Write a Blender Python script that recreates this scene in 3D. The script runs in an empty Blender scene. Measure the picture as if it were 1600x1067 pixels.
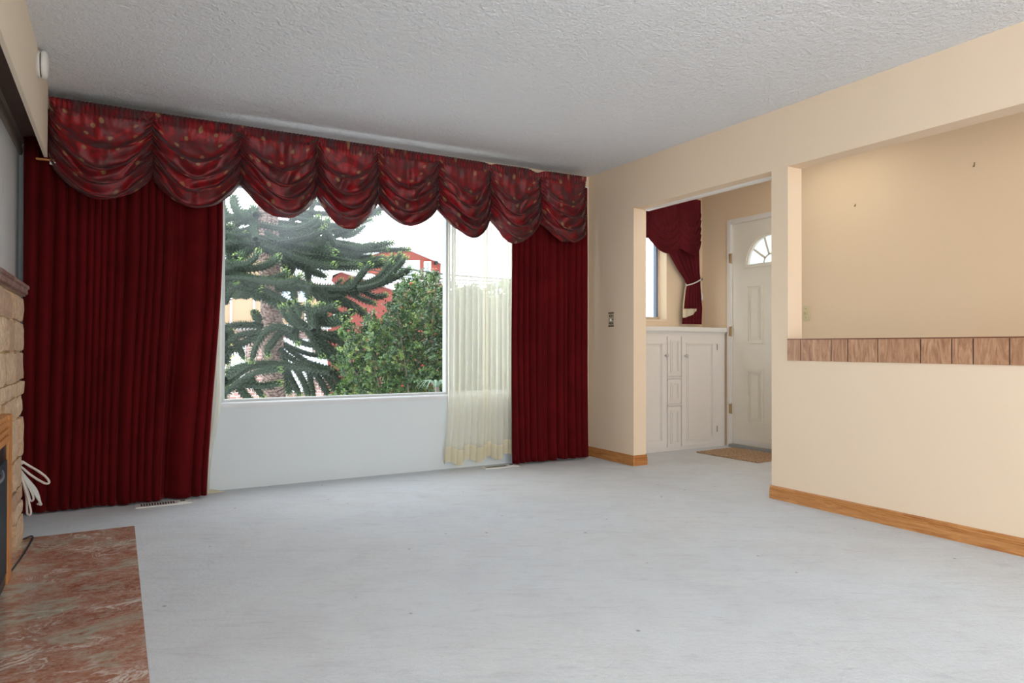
import bpy, bmesh, math, random
from mathutils import Vector, Matrix, noise
R = math.radians
PI = math.pi
random.seed(7)
sc = bpy.context.scene
C = sc.collection

# ------------------------------------------------------------------ camera
CH = 0.9494
yaw, pit, rol, FPX = R(29.8382), R(0.4386), R(0.0943), 1075.58
fw = Vector((math.sin(yaw)*math.cos(pit), math.cos(yaw)*math.cos(pit), math.sin(pit)))
r0 = Vector((math.cos(yaw), -math.sin(yaw), 0)); u0 = r0.cross(fw)
rt = r0*math.cos(rol)+u0*math.sin(rol); up = -r0*math.sin(rol)+u0*math.cos(rol)
cd = bpy.data.cameras.new('camera'); cam = bpy.data.objects.new('camera', cd); C.objects.link(cam)
cd.sensor_width = 36; cd.lens = FPX/1600*36; cd.clip_start = .02; cd.clip_end = 500
m = Matrix.Identity(4)
for i in range(3):
    m[i][0] = rt[i]; m[i][1] = up[i]; m[i][2] = -fw[i]
m[0][3], m[1][3], m[2][3] = 0, 0, CH
cam.matrix_world = m
sc.camera = cam

def ray(px, py):
    return fw+(px-800)/FPX*rt-(py-533.5)/FPX*up
def atY(px, py, Y):
    d = ray(px, py); return Vector((0, 0, CH))+d*(Y/d.y)
def atD(px, py, D):
    return Vector((0, 0, CH))+ray(px, py)*D

# ------------------------------------------------------------------ light and exposure
sc.view_settings.view_transform = 'Standard'; sc.view_settings.look = 'None'
sc.view_settings.gamma = 1; sc.view_settings.use_curve_mapping = False
sc.view_settings.exposure = 0.66
W = bpy.data.worlds.new('overcast_sky'); sc.world = W; W.use_nodes = True
nt = W.node_tree; bg = nt.nodes['Background']
bg.inputs[0].default_value = (.90, .955, 1.0, 1); bg.inputs[1].default_value = 3.2
sc.cycles.diffuse_bounces = 7; sc.cycles.max_bounces = 14; sc.cycles.transparent_max_bounces = 20
sc.cycles.caustics_reflective = False; sc.cycles.caustics_refractive = False

def area(name, loc, rot, sx, sy, power, col=(1, 1, 1), portal=False):
    l = bpy.data.lights.new(name, 'AREA'); l.shape = 'RECTANGLE'; l.size = sx; l.size_y = sy
    l.energy = power; l.color = col
    if portal: l.cycles.is_portal = True
    o = bpy.data.objects.new(name, l); C.objects.link(o); o.location = loc; o.rotation_euler = rot
    return o
# fill lamp for a rear window added behind the camera, and over the front window from outside
area('rear_fill_light', (1.6, -2.75, 1.27), (R(90), 0, 0), 2.8, 1.8, 9, (.94, .97, 1))
area('garden_door_daylight', (-.63, -1.0, 1.05), (0, R(-90), 0), 1.9, 2.4, 20, (.94, .97, 1))
area('hall_fill_light', (4.35, -2.75, 1.35), (R(90), 0, 0), 1.0, 1.4, 7, (1, .97, .92))  # fill for an unseen hall window, added to brighten the hall wall
area('hall_lamp_and_fill', (4.36, 3.45, 2.52), (0, 0, 0), .8, .8, 3.2, (1, .93, .80))
area('hall_lamp_and_fill', (4.36, 1.0, 2.52), (0, 0, 0), .8, 1.6, 5, (1, .95, .86))  # second overhead lamp, added as fill for the near part of the hall
area('front_window_portal', (1.8, 5.0, 1.32), (R(-90), 0, 0), 2.4, 1.5, 1, portal=True)
area('foyer_window_portal', (4.27, 5.15, 1.7), (R(-90), 0, 0), .75, 1.1, 1, portal=True)

# ------------------------------------------------------------------ material helpers
def srgb(r, g, b):
    f = lambda c: (c/255/12.92 if c/255 <= .04045 else ((c/255+.055)/1.055)**2.4)
    return (f(r), f(g), f(b), 1)
class NT:
    def __init__(s, name):
        s.m = bpy.data.materials.new(name); s.m.use_nodes = True
        s.t = s.m.node_tree; s.p = s.t.nodes['Principled BSDF']; s.out = s.t.nodes['Material Output']
    def n(s, typ, **kw):
        x = s.t.nodes.new(typ)
        for k, v in kw.items():
            if hasattr(x, k): setattr(x, k, v)
            else: x.inputs[k.replace('_', ' ')].default_value = v
        return x
    def l(s, a, b): s.t.links.new(a, b)
    def coord(s, kind='Object', scale=(1, 1, 1), rot=(0, 0, 0)):
        tc = s.n('ShaderNodeTexCoord'); mp = s.n('ShaderNodeMapping')
        mp.inputs['Scale'].default_value = scale; mp.inputs['Rotation'].default_value = rot
        s.l(tc.outputs[kind], mp.inputs[0]); return mp.outputs[0]
    def noise(s, vec, scale, detail=4, rough=.5, dist=0):
        x = s.n('ShaderNodeTexNoise'); x.inputs['Scale'].default_value = scale
        x.inputs['Detail'].default_value = detail; x.inputs['Roughness'].default_value = rough
        x.inputs['Distortion'].default_value = dist
        s.l(vec, x.inputs['Vector']); return x.outputs['Fac']
    def ramp(s, fac, stops, interp='LINEAR'):
        x = s.n('ShaderNodeValToRGB'); x.color_ramp.interpolation = interp
        e = x.color_ramp.elements
        while len(e) > 1: e.remove(e[-1])
        e[0].position, e[0].color = stops[0]
        for p_, c_ in stops[1:]:
            k = e.new(p_); k.color = c_
        s.l(fac, x.inputs[0]); return x.outputs[0]
    def mix(s, fac, a, b, mode='MIX'):
        x = s.n('ShaderNodeMix', data_type='RGBA', blend_type=mode)
        for sock, v in ((x.inputs[0], fac), (x.inputs[6], a), (x.inputs[7], b)):
            if hasattr(v, 'links'): s.l(v, sock)
            else: sock.default_value = v
        return x.outputs[2]
    def math(s, op, a, b=0.0):
        x = s.n('ShaderNodeMath', operation=op)
        for sock, v in ((x.inputs[0], a), (x.inputs[1], b)):
            if hasattr(v, 'links'): s.l(v, sock)
            else: sock.default_value = v
        return x.outputs[0]
    def bump(s, h, strength=.3, dist=.01):
        x = s.n('ShaderNodeBump'); x.inputs['Strength'].default_value = strength; x.inputs['Distance'].default_value = dist
        s.l(h, x.inputs['Height']); s.l(x.outputs[0], s.p.inputs['Normal'])
    def col(s, v):
        if hasattr(v, 'links'): s.l(v, s.p.inputs['Base Color'])
        else: s.p.inputs['Base Color'].default_value = v
    def set(s, **kw):
        for k, v in kw.items(): s.p.inputs[k.replace('_', ' ')].default_value = v
        return s
g1 = lambda v: (v, v, v, 1)

def plain(name, col, rough=.5, metal=0, spec=.5, var=0.0, vscale=6):
    k = NT(name)
    if var:
        f = k.noise(k.coord(), vscale, 4)
        k.col(k.mix(f, tuple(c*(1-var) for c in col[:3])+(1,), tuple(min(1, c*(1+var)) for c in col[:3])+(1,)))
    else: k.col(col)
    k.set(Roughness=rough, Metallic=metal, Specular_IOR_Level=spec); return k.m

M = {}
def mat_carpet():
    k = NT('carpet'); c = k.coord()
    big = k.noise(c, .9, 5, .6, .4); mid = k.noise(c, 3.2, 6, .62, .6)
    fine = k.noise(c, 260, 3, .6)
    base = k.mix(k.ramp(big, [(.36, g1(0)), (.66, g1(1))]), srgb(214, 218, 221), srgb(213, 221, 228))
    base = k.mix(k.ramp(mid, [(.34, g1(.16)), (.56, g1(0))]), base, srgb(176, 172, 178))
    base = k.mix(k.ramp(k.noise(c, .55, 3, .5, .2), [(.60, g1(0)), (.74, g1(.22))]), base, srgb(190, 182, 178))
    # scuffs, pile marks and hairs
    m2 = k.n('ShaderNodeMapping'); m2.inputs['Scale'].default_value = (1, 5, 1); k.l(k.coord(rot=(0, 0, R(30))), m2.inputs[0])
    for sc_, lo_, hi_, w_ in ((9, .55, .75, .30), (3.2, .52, .74, .22), (30, .50, .8, .25)):
        base = k.mix(k.ramp(k.noise(m2.outputs[0], sc_, 7, .72, 1.0), [(lo_, g1(0)), (hi_, g1(w_))]), base, srgb(146, 144, 152))
    hair = k.ramp(k.noise(m2.outputs[0], 4.5, 3, .5, 2.5), [(.497, g1(0)), (.5, g1(.45)), (.503, g1(0))])
    hm = k.ramp(k.noise(c, 3.1, 2), [(.60, g1(0)), (.66, g1(1))])
    base = k.mix(k.math('MULTIPLY', hair, hm), base, srgb(120, 118, 124))
    v = k.n('ShaderNodeTexVoronoi', feature='F1'); v.inputs['Scale'].default_value = 5.5; k.l(c, v.inputs['Vector'])
    base = k.mix(k.ramp(v.outputs['Distance'], [(.0, g1(.8)), (.035, g1(.5)), (.05, g1(0))]), base, srgb(120, 105, 100))
    base = k.mix(k.ramp(fine, [(.3, g1(.16)), (.6, g1(0))]), base, srgb(160, 160, 168))
    k.col(base); k.set(Roughness=.95, Specular_IOR_Level=.1)
    h = k.math('ADD', k.math('MULTIPLY', fine, .5), k.math('MULTIPLY', k.noise(c, 60, 3), 1.0))
    k.bump(h, .55, .006); return k.m
M['carpet'] = mat_carpet()
def mat_ceiling():
    k = NT('stippled_ceiling'); c = k.coord()
    k.col(k.mix(k.noise(c, 1.2, 3), srgb(224, 225, 227), srgb(231, 232, 234)))
    k.set(Roughness=.95, Specular_IOR_Level=.1)
    k.bump(k.math('ADD', k.noise(c, 70, 3, .6), k.noise(c, 28, 2)), 1.0, .012); return k.m
M['ceiling'] = mat_ceiling()
def mat_wall(name, a, b, rough=.7):
    k = NT(name); c = k.coord()
    k.col(k.mix(k.noise(c, 1.4, 4, .55), a, b)); k.set(Roughness=rough, Specular_IOR_Level=.25)
    k.bump(k.noise(c, 55, 3), .08, .003); return k.m
M['cream'] = mat_wall('cream_paint', srgb(229, 206, 178), srgb(233, 212, 186))
M['cream_hall'] = mat_wall('cream_paint_hall', srgb(228, 206, 176), srgb(232, 211, 182))
M['white_wall'] = mat_wall('white_paint_wall', srgb(212, 220, 223), srgb(219, 226, 229))
M['beam'] = mat_wall('beige_paint', srgb(232, 216, 194), srgb(236, 221, 200))
M['white'] = plain('white_gloss_paint', srgb(228, 226, 222), .38, var=.02)
M['cab'] = plain('cabinet_paint', srgb(228, 224, 219), .42, var=.02)
M['doorpaint'] = plain('door_paint', srgb(231, 228, 217), .4, var=.02)
M['sillw'] = plain('worn_sill_paint', srgb(214, 217, 220), .45, var=.08, vscale=14)
M['frame_grey'] = plain('window_frame_grey', srgb(200, 203, 203), .4, var=.03)
M['alu'] = plain('aluminium', srgb(150, 156, 160), .35, .8)
M['dark'] = plain('dark_void', srgb(20, 20, 22), .6)
M['soffit'] = plain('brown_soffit', srgb(92, 74, 66), .6, var=.15, vscale=5)
M['moulding'] = plain('taupe_moulding', srgb(138, 124, 114), .5, var=.06)
def mat_oak(name, a, b, sc=(1, 1, 1), rough=.4):
    k = NT(name); c = k.coord(scale=sc)
    w = k.noise(c, 9, 6, .65, 1.2)
    f2 = k.noise(k.coord(scale=tuple(x*4 for x in sc)), 22, 4, .6)
    k.col(k.mix(k.math('MULTIPLY', f2, .45), k.mix(k.ramp(w, [(.35, g1(0)), (.65, g1(1))]), a, b), tuple(x*.6 for x in a[:3])+(1,)))
    k.set(Roughness=rough); return k.m
M['oak'] = mat_oak('oak_baseboard', srgb(176, 112, 58), srgb(222, 162, 98), (6, .5, 6))
M['oak_x'] = mat_oak('oak_baseboard_cross', srgb(170, 106, 52), srgb(205, 142, 80), (.5, 6, 6))
M['oak_v'] = mat_oak('oak_frame', srgb(190, 122, 62), srgb(228, 168, 104), (6, 6, .5))
def mat_tile():
    k = NT('wood_look_tile'); c = k.coord(scale=(1, 1, .16), rot=(R(12), 0, 0))
    at = k.n('ShaderNodeAttribute', attribute_name='tone')
    w = k.noise(c, 26, 6, .62, 2.6)
    k.col(k.mix(k.math('MULTIPLY', at.outputs['Fac'], .35), k.ramp(w, [(.3, srgb(140, 98, 72)), (.5, srgb(178, 132, 98)), (.68, srgb(202, 162, 128))]), srgb(150, 104, 78)))
    k.set(Roughness=.45); return k.m
M['tile'] = mat_tile()
def mat_marble():
    k = NT('red_green_marble'); c = k.coord(scale=(1.15, 1.5, 1), rot=(0, 0, R(18)))
    big = k.noise(c, 3.2, 9, .66, .5)
    base = k.ramp(big, [(.34, srgb(164, 152, 134)), (.40, srgb(158, 98, 76)), (.50, srgb(176, 124, 102)), (.555, srgb(172, 150, 130)), (.60, srgb(178, 176, 158)), (.66, srgb(160, 104, 84))])
    brk = k.noise(c, 34, 5, .7, .5)
    base = k.mix(k.ramp(brk, [(.42, g1(0)), (.68, g1(.65))]), base, srgb(204, 184, 168))
    vn = k.noise(c, 3.6, 7, .66, 1.5)
    vein = k.ramp(vn, [(.470, g1(0)), (.495, g1(.9)), (.508, g1(.95)), (.520, g1(0))])
    msk = k.ramp(k.noise(c, 2.1, 4, .6), [(.47, g1(0)), (.58, g1(1))])
    base = k.mix(k.math('MULTIPLY', vein, msk), base, srgb(232, 226, 218))
    v2 = k.noise(c, 13, 6, .7, 1.0)
    base = k.mix(k.ramp(v2, [(.49, g1(0)), (.5, g1(.6)), (.515, g1(0))]), base, srgb(214, 200, 188))
    k.col(base); k.set(Roughness=.22); k.p.inputs['Coat Weight'].default_value = .15
    return k.m
M['marble'] = mat_marble()
def mat_stone():
    k = NT('tan_ledgestone'); c = k.coord()
    at = k.n('ShaderNodeAttribute', attribute_name='tone')
    base = k.ramp(at.outputs['Fac'], [(0, srgb(176, 144, 120)), (.5, srgb(208, 180, 148)), (1, srgb(224, 200, 168))])
    f = k.noise(c, 30, 6, .7, .5)
    k.col(k.mix(k.ramp(f, [(.4, g1(.5)), (.6, g1(0))]), base, srgb(150, 118, 100)))
    k.set(Roughness=.85); k.bump(k.noise(c, 40, 5, .65), .6, .012); return k.m
M['stone'] = mat_stone()
M['mortar'] = plain('tan_mortar', srgb(208, 182, 140), .9, var=.1, vscale=40)
M['mantel'] = None
def mat_mantel():
    k = NT('mantel_marble'); c = k.coord()
    b = k.noise(c, 24, 7, .7, 1.0)
    k.col(k.ramp(b, [(.35, srgb(108, 74, 66)), (.5, srgb(138, 104, 94)), (.58, srgb(182, 164, 154)), (.66, srgb(124, 90, 80))]))
    k.set(Roughness=.3); return k.m
M['mantel'] = mat_mantel()
def mat_panel():
    k = NT('white_grooved_panel'); tc = k.n('ShaderNodeTexCoord'); sp = k.n('ShaderNodeSeparateXYZ'); k.l(tc.outputs['Object'], sp.inputs[0])
    w = k.math('FRACT', k.math('MULTIPLY', sp.outputs['Y'], 22))
    gr = k.ramp(w, [(0, g1(1)), (.1, g1(0)), (.9, g1(0)), (1, g1(1))])
    k.col(k.mix(gr, srgb(214, 216, 216), srgb(150, 152, 154))); k.set(Roughness=.6); return k.m
M['panel'] = mat_panel()

def mat_velvet(name, base, sheen, w=.6, edge=(.5, .05, .06, 1)):
    k = NT(name); c = k.coord()
    f = k.noise(c, 3.2, 4, .6, .3)
    k.col(k.mix(k.ramp(f, [(.35, g1(0)), (.7, g1(1))]), tuple(x*.8 for x in base[:3])+(1,), tuple(min(1, x*1.2) for x in base[:3])+(1,)))
    k.set(Roughness=.85, Specular_IOR_Level=.08)
    k.p.inputs['Sheen Weight'].default_value = w; k.p.inputs['Sheen Roughness'].default_value = .35
    k.p.inputs['Sheen Tint'].default_value = sheen
    k.bump(k.noise(c, 400, 2), .1, .001); return k.m
M['velvet'] = mat_velvet('red_velvet', (.092, .0034, .0048, 1), (.85, .12, .10, 1), .32)
M['velvet2'] = mat_velvet('burgundy_velvet', (.12, .013, .018, 1), (.8, .22, .2, 1), .2)
def mat_silk():
    k = NT('red_jacquard_silk'); uv = k.n('ShaderNodeTexCoord').outputs['UV']
    mp = k.n('ShaderNodeMapping'); mp.inputs['Scale'].default_value = (1, 1, 1); k.l(uv, mp.inputs[0])
    n1 = k.noise(mp.outputs[0], 10, 6, .66, .8)
    n2 = k.noise(mp.outputs[0], 60, 3, .6)
    lw = k.n('ShaderNodeLayerWeight'); lw.inputs['Blend'].default_value = .45
    f = k.math('ADD', k.math('MULTIPLY', lw.outputs['Facing'], .34), k.math('ADD', k.math('MULTIPLY', n1, .8), .08))
    f = k.math('ADD', f, k.math('MULTIPLY', n2, .10))
    base = k.ramp(f, [(.44, (.30, .005, .008, 1)), (.56, (.14, .006, .009, 1)), (.67, (.07, .018, .020, 1)), (.84, (.085, .050, .048, 1))])
    v = k.n('ShaderNodeTexVoronoi', feature='F1', voronoi_dimensions='2D'); v.inputs['Scale'].default_value = 6.4; v.inputs['Randomness'].default_value = .75
    wob = k.n('ShaderNodeTexNoise'); wob.inputs['Scale'].default_value = 40; k.l(mp.outputs[0], wob.inputs['Vector'])
    vm = k.n('ShaderNodeVectorMath', operation='MULTIPLY_ADD'); k.l(wob.outputs['Color'], vm.inputs[0]); vm.inputs[1].default_value = (.016, .016, 0); k.l(mp.outputs[0], vm.inputs[2])
    k.l(vm.outputs[0], v.inputs['Vector'])
    fl = k.ramp(v.outputs['Distance'], [(.075, g1(1)), (.115, g1(0))])
    base = k.mix(k.math('MULTIPLY', fl, .8), base, (.27, .155, .07, 1))
    k.col(base); k.set(Roughness=.42, Specular_IOR_Level=.30)
    k.p.inputs['Sheen Weight'].default_value = .06; k.p.inputs['Sheen Tint'].default_value = (1, .7, .65, 1)
    k.bump(k.math('ADD', n1, k.math('MULTIPLY', n2, .3)), .22, .012); return k.m
M['silk'] = mat_silk()
def mat_sheer(name, tr, col):
    k = NT(name); t = k.n('ShaderNodeBsdfTransparent'); t.inputs[0].default_value = (1, 1, .98, 1)
    tl = k.n('ShaderNodeBsdfTranslucent'); tl.inputs[0].default_value = col
    d = k.n('ShaderNodeBsdfDiffuse'); d.inputs[0].default_value = col
    m1 = k.n('ShaderNodeMixShader'); m1.inputs[0].default_value = .42; k.l(d.outputs[0], m1.inputs[1]); k.l(tl.outputs[0], m1.inputs[2])
    m2 = k.n('ShaderNodeMixShader'); m2.inputs[0].default_value = tr; k.l(m1.outputs[0], m2.inputs[1]); k.l(t.outputs[0], m2.inputs[2])
    k.l(m2.outputs[0], k.out.inputs[0]); return k.m
M['sheer'] = mat_sheer('cream_sheer', .36, srgb(247, 245, 234))
M['sheer_hem'] = mat_sheer('cream_sheer_hem', .08, srgb(240, 232, 208))
def mat_glass(name, fog):
    k = NT(name); t = k.n('ShaderNodeBsdfTransparent'); g = k.n('ShaderNodeBsdfGlossy'); g.inputs['Roughness'].default_value = .02
    fr = k.n('ShaderNodeFresnel'); fr.inputs[0].default_value = 1.35
    a = k.n('ShaderNodeMixShader'); k.l(k.math('MULTIPLY', fr.outputs[0], .15), a.inputs[0]); k.l(t.outputs[0], a.inputs[1]); k.l(g.outputs[0], a.inputs[2])
    if fog:   # condensation on the upper part of the pane
        tc = k.n('ShaderNodeTexCoord'); sp = k.n('ShaderNodeSeparateXYZ'); k.l(tc.outputs['Object'], sp.inputs[0])
        n_ = k.noise(tc.outputs['Object'], 2.2, 4, .6)
        h = k.math('ADD', sp.outputs['Z'], k.math('MULTIPLY', n_, .5))
        f = k.ramp(k.math('DIVIDE', h, 2.6), [(.0, g1(.001)), (.70, g1(.004)), (.86, g1(fog)), (1, g1(fog))])
        tl = k.n('ShaderNodeBsdfTranslucent'); tl.inputs[0].default_value = (.9, .95, 1, 1)
        b = k.n('ShaderNodeMixShader'); k.l(f, b.inputs[0]); k.l(a.outputs[0], b.inputs[1]); k.l(tl.outputs[0], b.inputs[2]); a = b
    k.l(a.outputs[0], k.out.inputs[0]); return k.m
M['glass'] = mat_glass('window_glass', .06); M['glass2'] = mat_glass('clear_glass', 0)
def mat_frost():
    k = NT('frosted_glass'); tl = k.n('ShaderNodeBsdfTranslucent'); tl.inputs[0].default_value = (.50, .52, .51, 1)
    t = k.n('ShaderNodeBsdfTransparent'); a = k.n('ShaderNodeMixShader'); a.inputs[0].default_value = .02
    k.l(tl.outputs[0], a.inputs[1]); k.l(t.outputs[0], a.inputs[2]); k.l(a.outputs[0], k.out.inputs[0]); return k.m
M['frost'] = mat_frost()

# ------------------------------------------------------------------ mesh helpers
def link(name, bm, mat, parent=None, smooth=False, bevel=0):
    if bevel:
        bmesh.ops.bevel(bm, geom=[e for e in bm.edges if e.is_manifold and e.calc_face_angle(0) > .5], offset=bevel, segments=2, affect='EDGES', clamp_overlap=True)
    bmesh.ops.recalc_face_normals(bm, faces=bm.faces)
    me = bpy.data.meshes.new(name); bm.to_mesh(me); bm.free()
    o = bpy.data.objects.new(name, me); C.objects.link(o)
    if mat: me.materials.append(mat)
    if smooth:
        for p_ in me.polygons: p_.use_smooth = True
    if parent: o.parent = parent; o.matrix_parent_inverse = Matrix.Translation(-parent.location) if not parent.rotation_euler.z else parent.matrix_basis.inverted()
    return o
def tag(o, label, cat, group=None, kind=None):
    if label: o['label'] = label
    if cat: o['category'] = cat
    if group: o['group'] = group
    if kind: o['kind'] = kind
    return o
def struct(o, label=None):
    o['kind'] = 'structure'
    if label: o['label'] = label
    return o
def thing(name, loc, label, cat, group=None, kind=None):
    o = bpy.data.objects.new(name, None); C.objects.link(o); o.location = loc; o.empty_display_size = .1
    return tag(o, label, cat, group, kind)
def bx(bm, x0, x1, y0, y1, z0, z1):
    r = bmesh.ops.create_cube(bm, size=1)['verts']
    for v in r:
        v.co = Vector((x0+(v.co.x+.5)*(x1-x0), y0+(v.co.y+.5)*(y1-y0), z0+(v.co.z+.5)*(z1-z0)))
    return r
def box(*a):
    bm = bmesh.new(); bx(bm, *a); return bm
def prism(bm, pts, ax, a, b):
    """polygon pts (two coordinates) extruded along axis ax from a to b"""
    def P(p, t):
        if ax == 'X': return (t, p[0], p[1])
        if ax == 'Y': return (p[0], t, p[1])
        return (p[0], p[1], t)
    A = [bm.verts.new(P(p, a)) for p in pts]; B = [bm.verts.new(P(p, b)) for p in pts]
    bm.faces.new(A); bm.faces.new(B[::-1])
    n = len(pts)
    for i in range(n): bm.faces.new((A[i], B[i], B[(i+1) % n], A[(i+1) % n]))
def tube(bm, pts, r, seg=8, cap=True):
    pts = [Vector(p) for p in pts]; n = len(pts); rings = []
    rr = r if isinstance(r, (list, tuple)) else [r]*n
    nrm = None
    for i in range(n):
        t = (pts[min(i+1, n-1)]-pts[max(i-1, 0)]).normalized()
        if nrm is None:
            nrm = t.orthogonal().normalized()
        nrm = (nrm-t*nrm.dot(t)).normalized(); b = t.cross(nrm)
        rings.append([bm.verts.new(pts[i]+(nrm*math.cos(2*PI*k/seg)+b*math.sin(2*PI*k/seg))*rr[i]) for k in range(seg)])
    for i in range(n-1):
        for k in range(seg):
            bm.faces.new((rings[i][k], rings[i][(k+1) % seg], rings[i+1][(k+1) % seg], rings[i+1][k]))
    if cap: bm.faces.new(rings[0][::-1]); bm.faces.new(rings[-1])
def smooth_path(pts, n=8):
    pts = [Vector(p) for p in pts]; out = []
    for i in range(len(pts)-1):
        p0 = pts[max(i-1, 0)]; p1 = pts[i]; p2 = pts[i+1]; p3 = pts[min(i+2, len(pts)-1)]
        for k in range(n):
            t = k/n
            out.append(.5*((2*p1)+(-p0+p2)*t+(2*p0-5*p1+4*p2-p3)*t*t+(-p0+3*p1-3*p2+p3)*t**3))
    out.append(pts[-1]); return out
def lathe(bm, prof, c, axis='Z', seg=24):
    """prof: list of (r, t) along axis"""
    rings = []
    for r, t in prof:
        ring = []
        for k in range(seg):
            a = 2*PI*k/seg; u, v = r*math.cos(a), r*math.sin(a)
            co = {'Z': (u, v, t), 'X': (t, u, v), 'Y': (u, t, v)}[axis]
            ring.append(bm.verts.new(Vector(co)+Vector(c)))
        rings.append(ring)
    for i in range(len(rings)-1):
        for k in range(seg): bm.faces.new((rings[i][k], rings[i][(k+1) % seg], rings[i+1][(k+1) % seg], rings[i+1][k]))
    bm.faces.new(rings[0][::-1]); bm.faces.new(rings[-1])
def grid(nu, nv, fn, uvfn=None):
    bm = bmesh.new(); uvl = bm.loops.layers.uv.new('UVMap')
    V = [[bm.verts.new(fn(i/nu, j/nv)) for i in range(nu+1)] for j in range(nv+1)]
    for j in range(nv):
        for i in range(nu):
            f = bm.faces.new((V[j][i], V[j][i+1], V[j+1][i+1], V[j+1][i]))
            if uvfn:
                for lp, (a, b) in zip(f.loops, ((i, j), (i+1, j), (i+1, j+1), (i, j+1))): lp[uvl].uv = uvfn(a/nu, b/nv)
    return bm
def solid(o, t=.003):
    md = o.modifiers.new('cloth_thickness', 'SOLIDIFY'); md.thickness = t; md.offset = 0
def sst(a, b, x):
    x = max(0, min(1, (x-a)/(b-a))); return x*x*(3-2*x)

# ------------------------------------------------------------------ dimensions of the place
XR, XR2 = 3.583, 3.712       # right wall, both faces
XL = -.50                    # left wall
YW, YO = 4.898, 5.06         # window wall, inner and outer face
YB = -2.6                    # rear wall
XD = 5.11                    # foyer wall with the front door
XH = 5.02                    # hall wall beyond the pass-through
YF = 5.06                    # foyer window wall inner face
ZC = 2.44
D0, D1, ZD = 2.954, 4.292, 2.062      # doorway
P1, ZP0, ZP1 = 2.831, .997, 2.065     # pass-through far edge, sill and head
P0 = .45

# floor and ceilings
struct(link('floor', box(XL-.1, XD+.2, YB-.1, YF+.2, -.12, 0), M['carpet']))
bm = bmesh.new()
vs = [bm.verts.new(p) for p in ((XL-.1, YB-.1, 2.409), (XR+.06, YB-.1, ZC), (XR+.06, YO, ZC), (XL-.1, YO, 2.409))]
vt = [bm.verts.new(v.co+Vector((0, 0, .12))) for v in vs]
bm.faces.new(vs[::-1]); bm.faces.new(vt)
for i in range(4): bm.faces.new((vs[i], vs[(i+1) % 4], vt[(i+1) % 4], vt[i]))
struct(link('ceiling', bm, M['ceiling']))
struct(link('ceiling_hall', box(XR+.065, XD+.2, YB-.1, YF+.2, 2.56, 2.66), M['ceiling']))

# right wall with doorway and pass-through
bm = bmesh.new()
prism(bm, [(YB, 0), (D0, 0), (D0, ZD), (D1, ZD), (D1, 0), (YO, 0), (YO, 2.62), (YB, 2.62), (YB, 0.0001)][:8], 'X', XR, XR2)
bm.free()
bm = bmesh.new()
def wallx(bm, x0, x1, cells):
    for c in cells: bx(bm, x0, x1, *c)
wallx(bm, XR, XR2, [(YB, P0, 0, 2.62), (P0, P1, 0, ZP0), (P0, P1, ZP1, 2.62), (P1, D0, 0, 2.62), (D0, D1, ZD, 2.62), (D1, YO, 0, 2.62)])
bmesh.ops.remove_doubles(bm, verts=bm.verts, dist=1e-4)
struct(link('wall_right', bm, M['cream']))
bm = box(XR2-.028, XR2+.012, D0-.002, D1-.02, ZD-.014, ZD+.012)
struct(link('trim_1', bm, M['white']))
# left wall and alcove
bm = bmesh.new()
for c in [(YB, -2.3, 0, 2.62), (-2.3, .3, 0, .08), (-2.3, .3, 2.07, 2.62), (.3, YO, 0, 2.62)]: bx(bm, XL-.1, XL, *c)
struct(link('wall_left', bm, M['panel']))
bm = bmesh.new()
for c in [(-2.3, -2.24, .08, 2.07), (.24, .3, .08, 2.07), (-1.03, -.97, .08, 2.07), (-2.24, .24, .08, .13), (-2.24, .24, 2.02, 2.07)]: bx(bm, XL-.08, XL-.03, *c)
struct(link('window_4', bm, M['white']))
# window wall: white below and around the window
WX0, WX1, WZ0, WZ1 = .600, 3.02, .578, 2.06
bm = bmesh.new()
for c in [(XL, WX0, 0, 2.62), (WX0, WX1, 0, WZ0-.02), (WX0, WX1, WZ1, 2.62), (WX1, 3.35, 0, 2.62)]:
    bx(bm, c[0], c[1], YW, YO, c[2], c[3])
struct(link('wall_window', bm, M['white_wall']))
struct(link('wall_corner', box(3.35, XR, YW, YO, 0, 2.62), M['cream']))
# cream strip of wall over the valance
struct(link('trim_2', box(XL+.13, 3.545, YW-.004, YW, 2.30, 2.45), M['cream']))
# rear wall with unseen window openings added to let in fill light
RX0, RX1, RZ0, RZ1 = .1, 3.1, .35, 2.2
bm = bmesh.new()
for c in [(XL-.1, RX0, 0, 2.62), (RX0, RX1, 0, RZ0), (RX0, RX1, RZ1, 2.62), (RX1, 3.8, 0, 2.62), (3.8, 4.9, 0, .6), (3.8, 4.9, 2.1, 2.62), (4.9, XD+.2, 0, 2.62)]:
    bx(bm, c[0], c[1], YB-.12, YB, c[2], c[3])
struct(link('wall_rear', bm, M['cream']))
bm = bmesh.new()
for c in [(RX0, RX1, RZ0, RZ0+.05), (RX0, RX1, RZ1-.05, RZ1), (RX0, RX0+.05, RZ0+.05, RZ1-.05), (RX1-.05, RX1, RZ0+.05, RZ1-.05), (1.575, 1.625, RZ0+.05, RZ1-.05)]:
    bx(bm, c[0], c[1], YB-.09, YB-.04, c[2], c[3])
struct(link('added_window_3', bm, M['white']))
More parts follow.
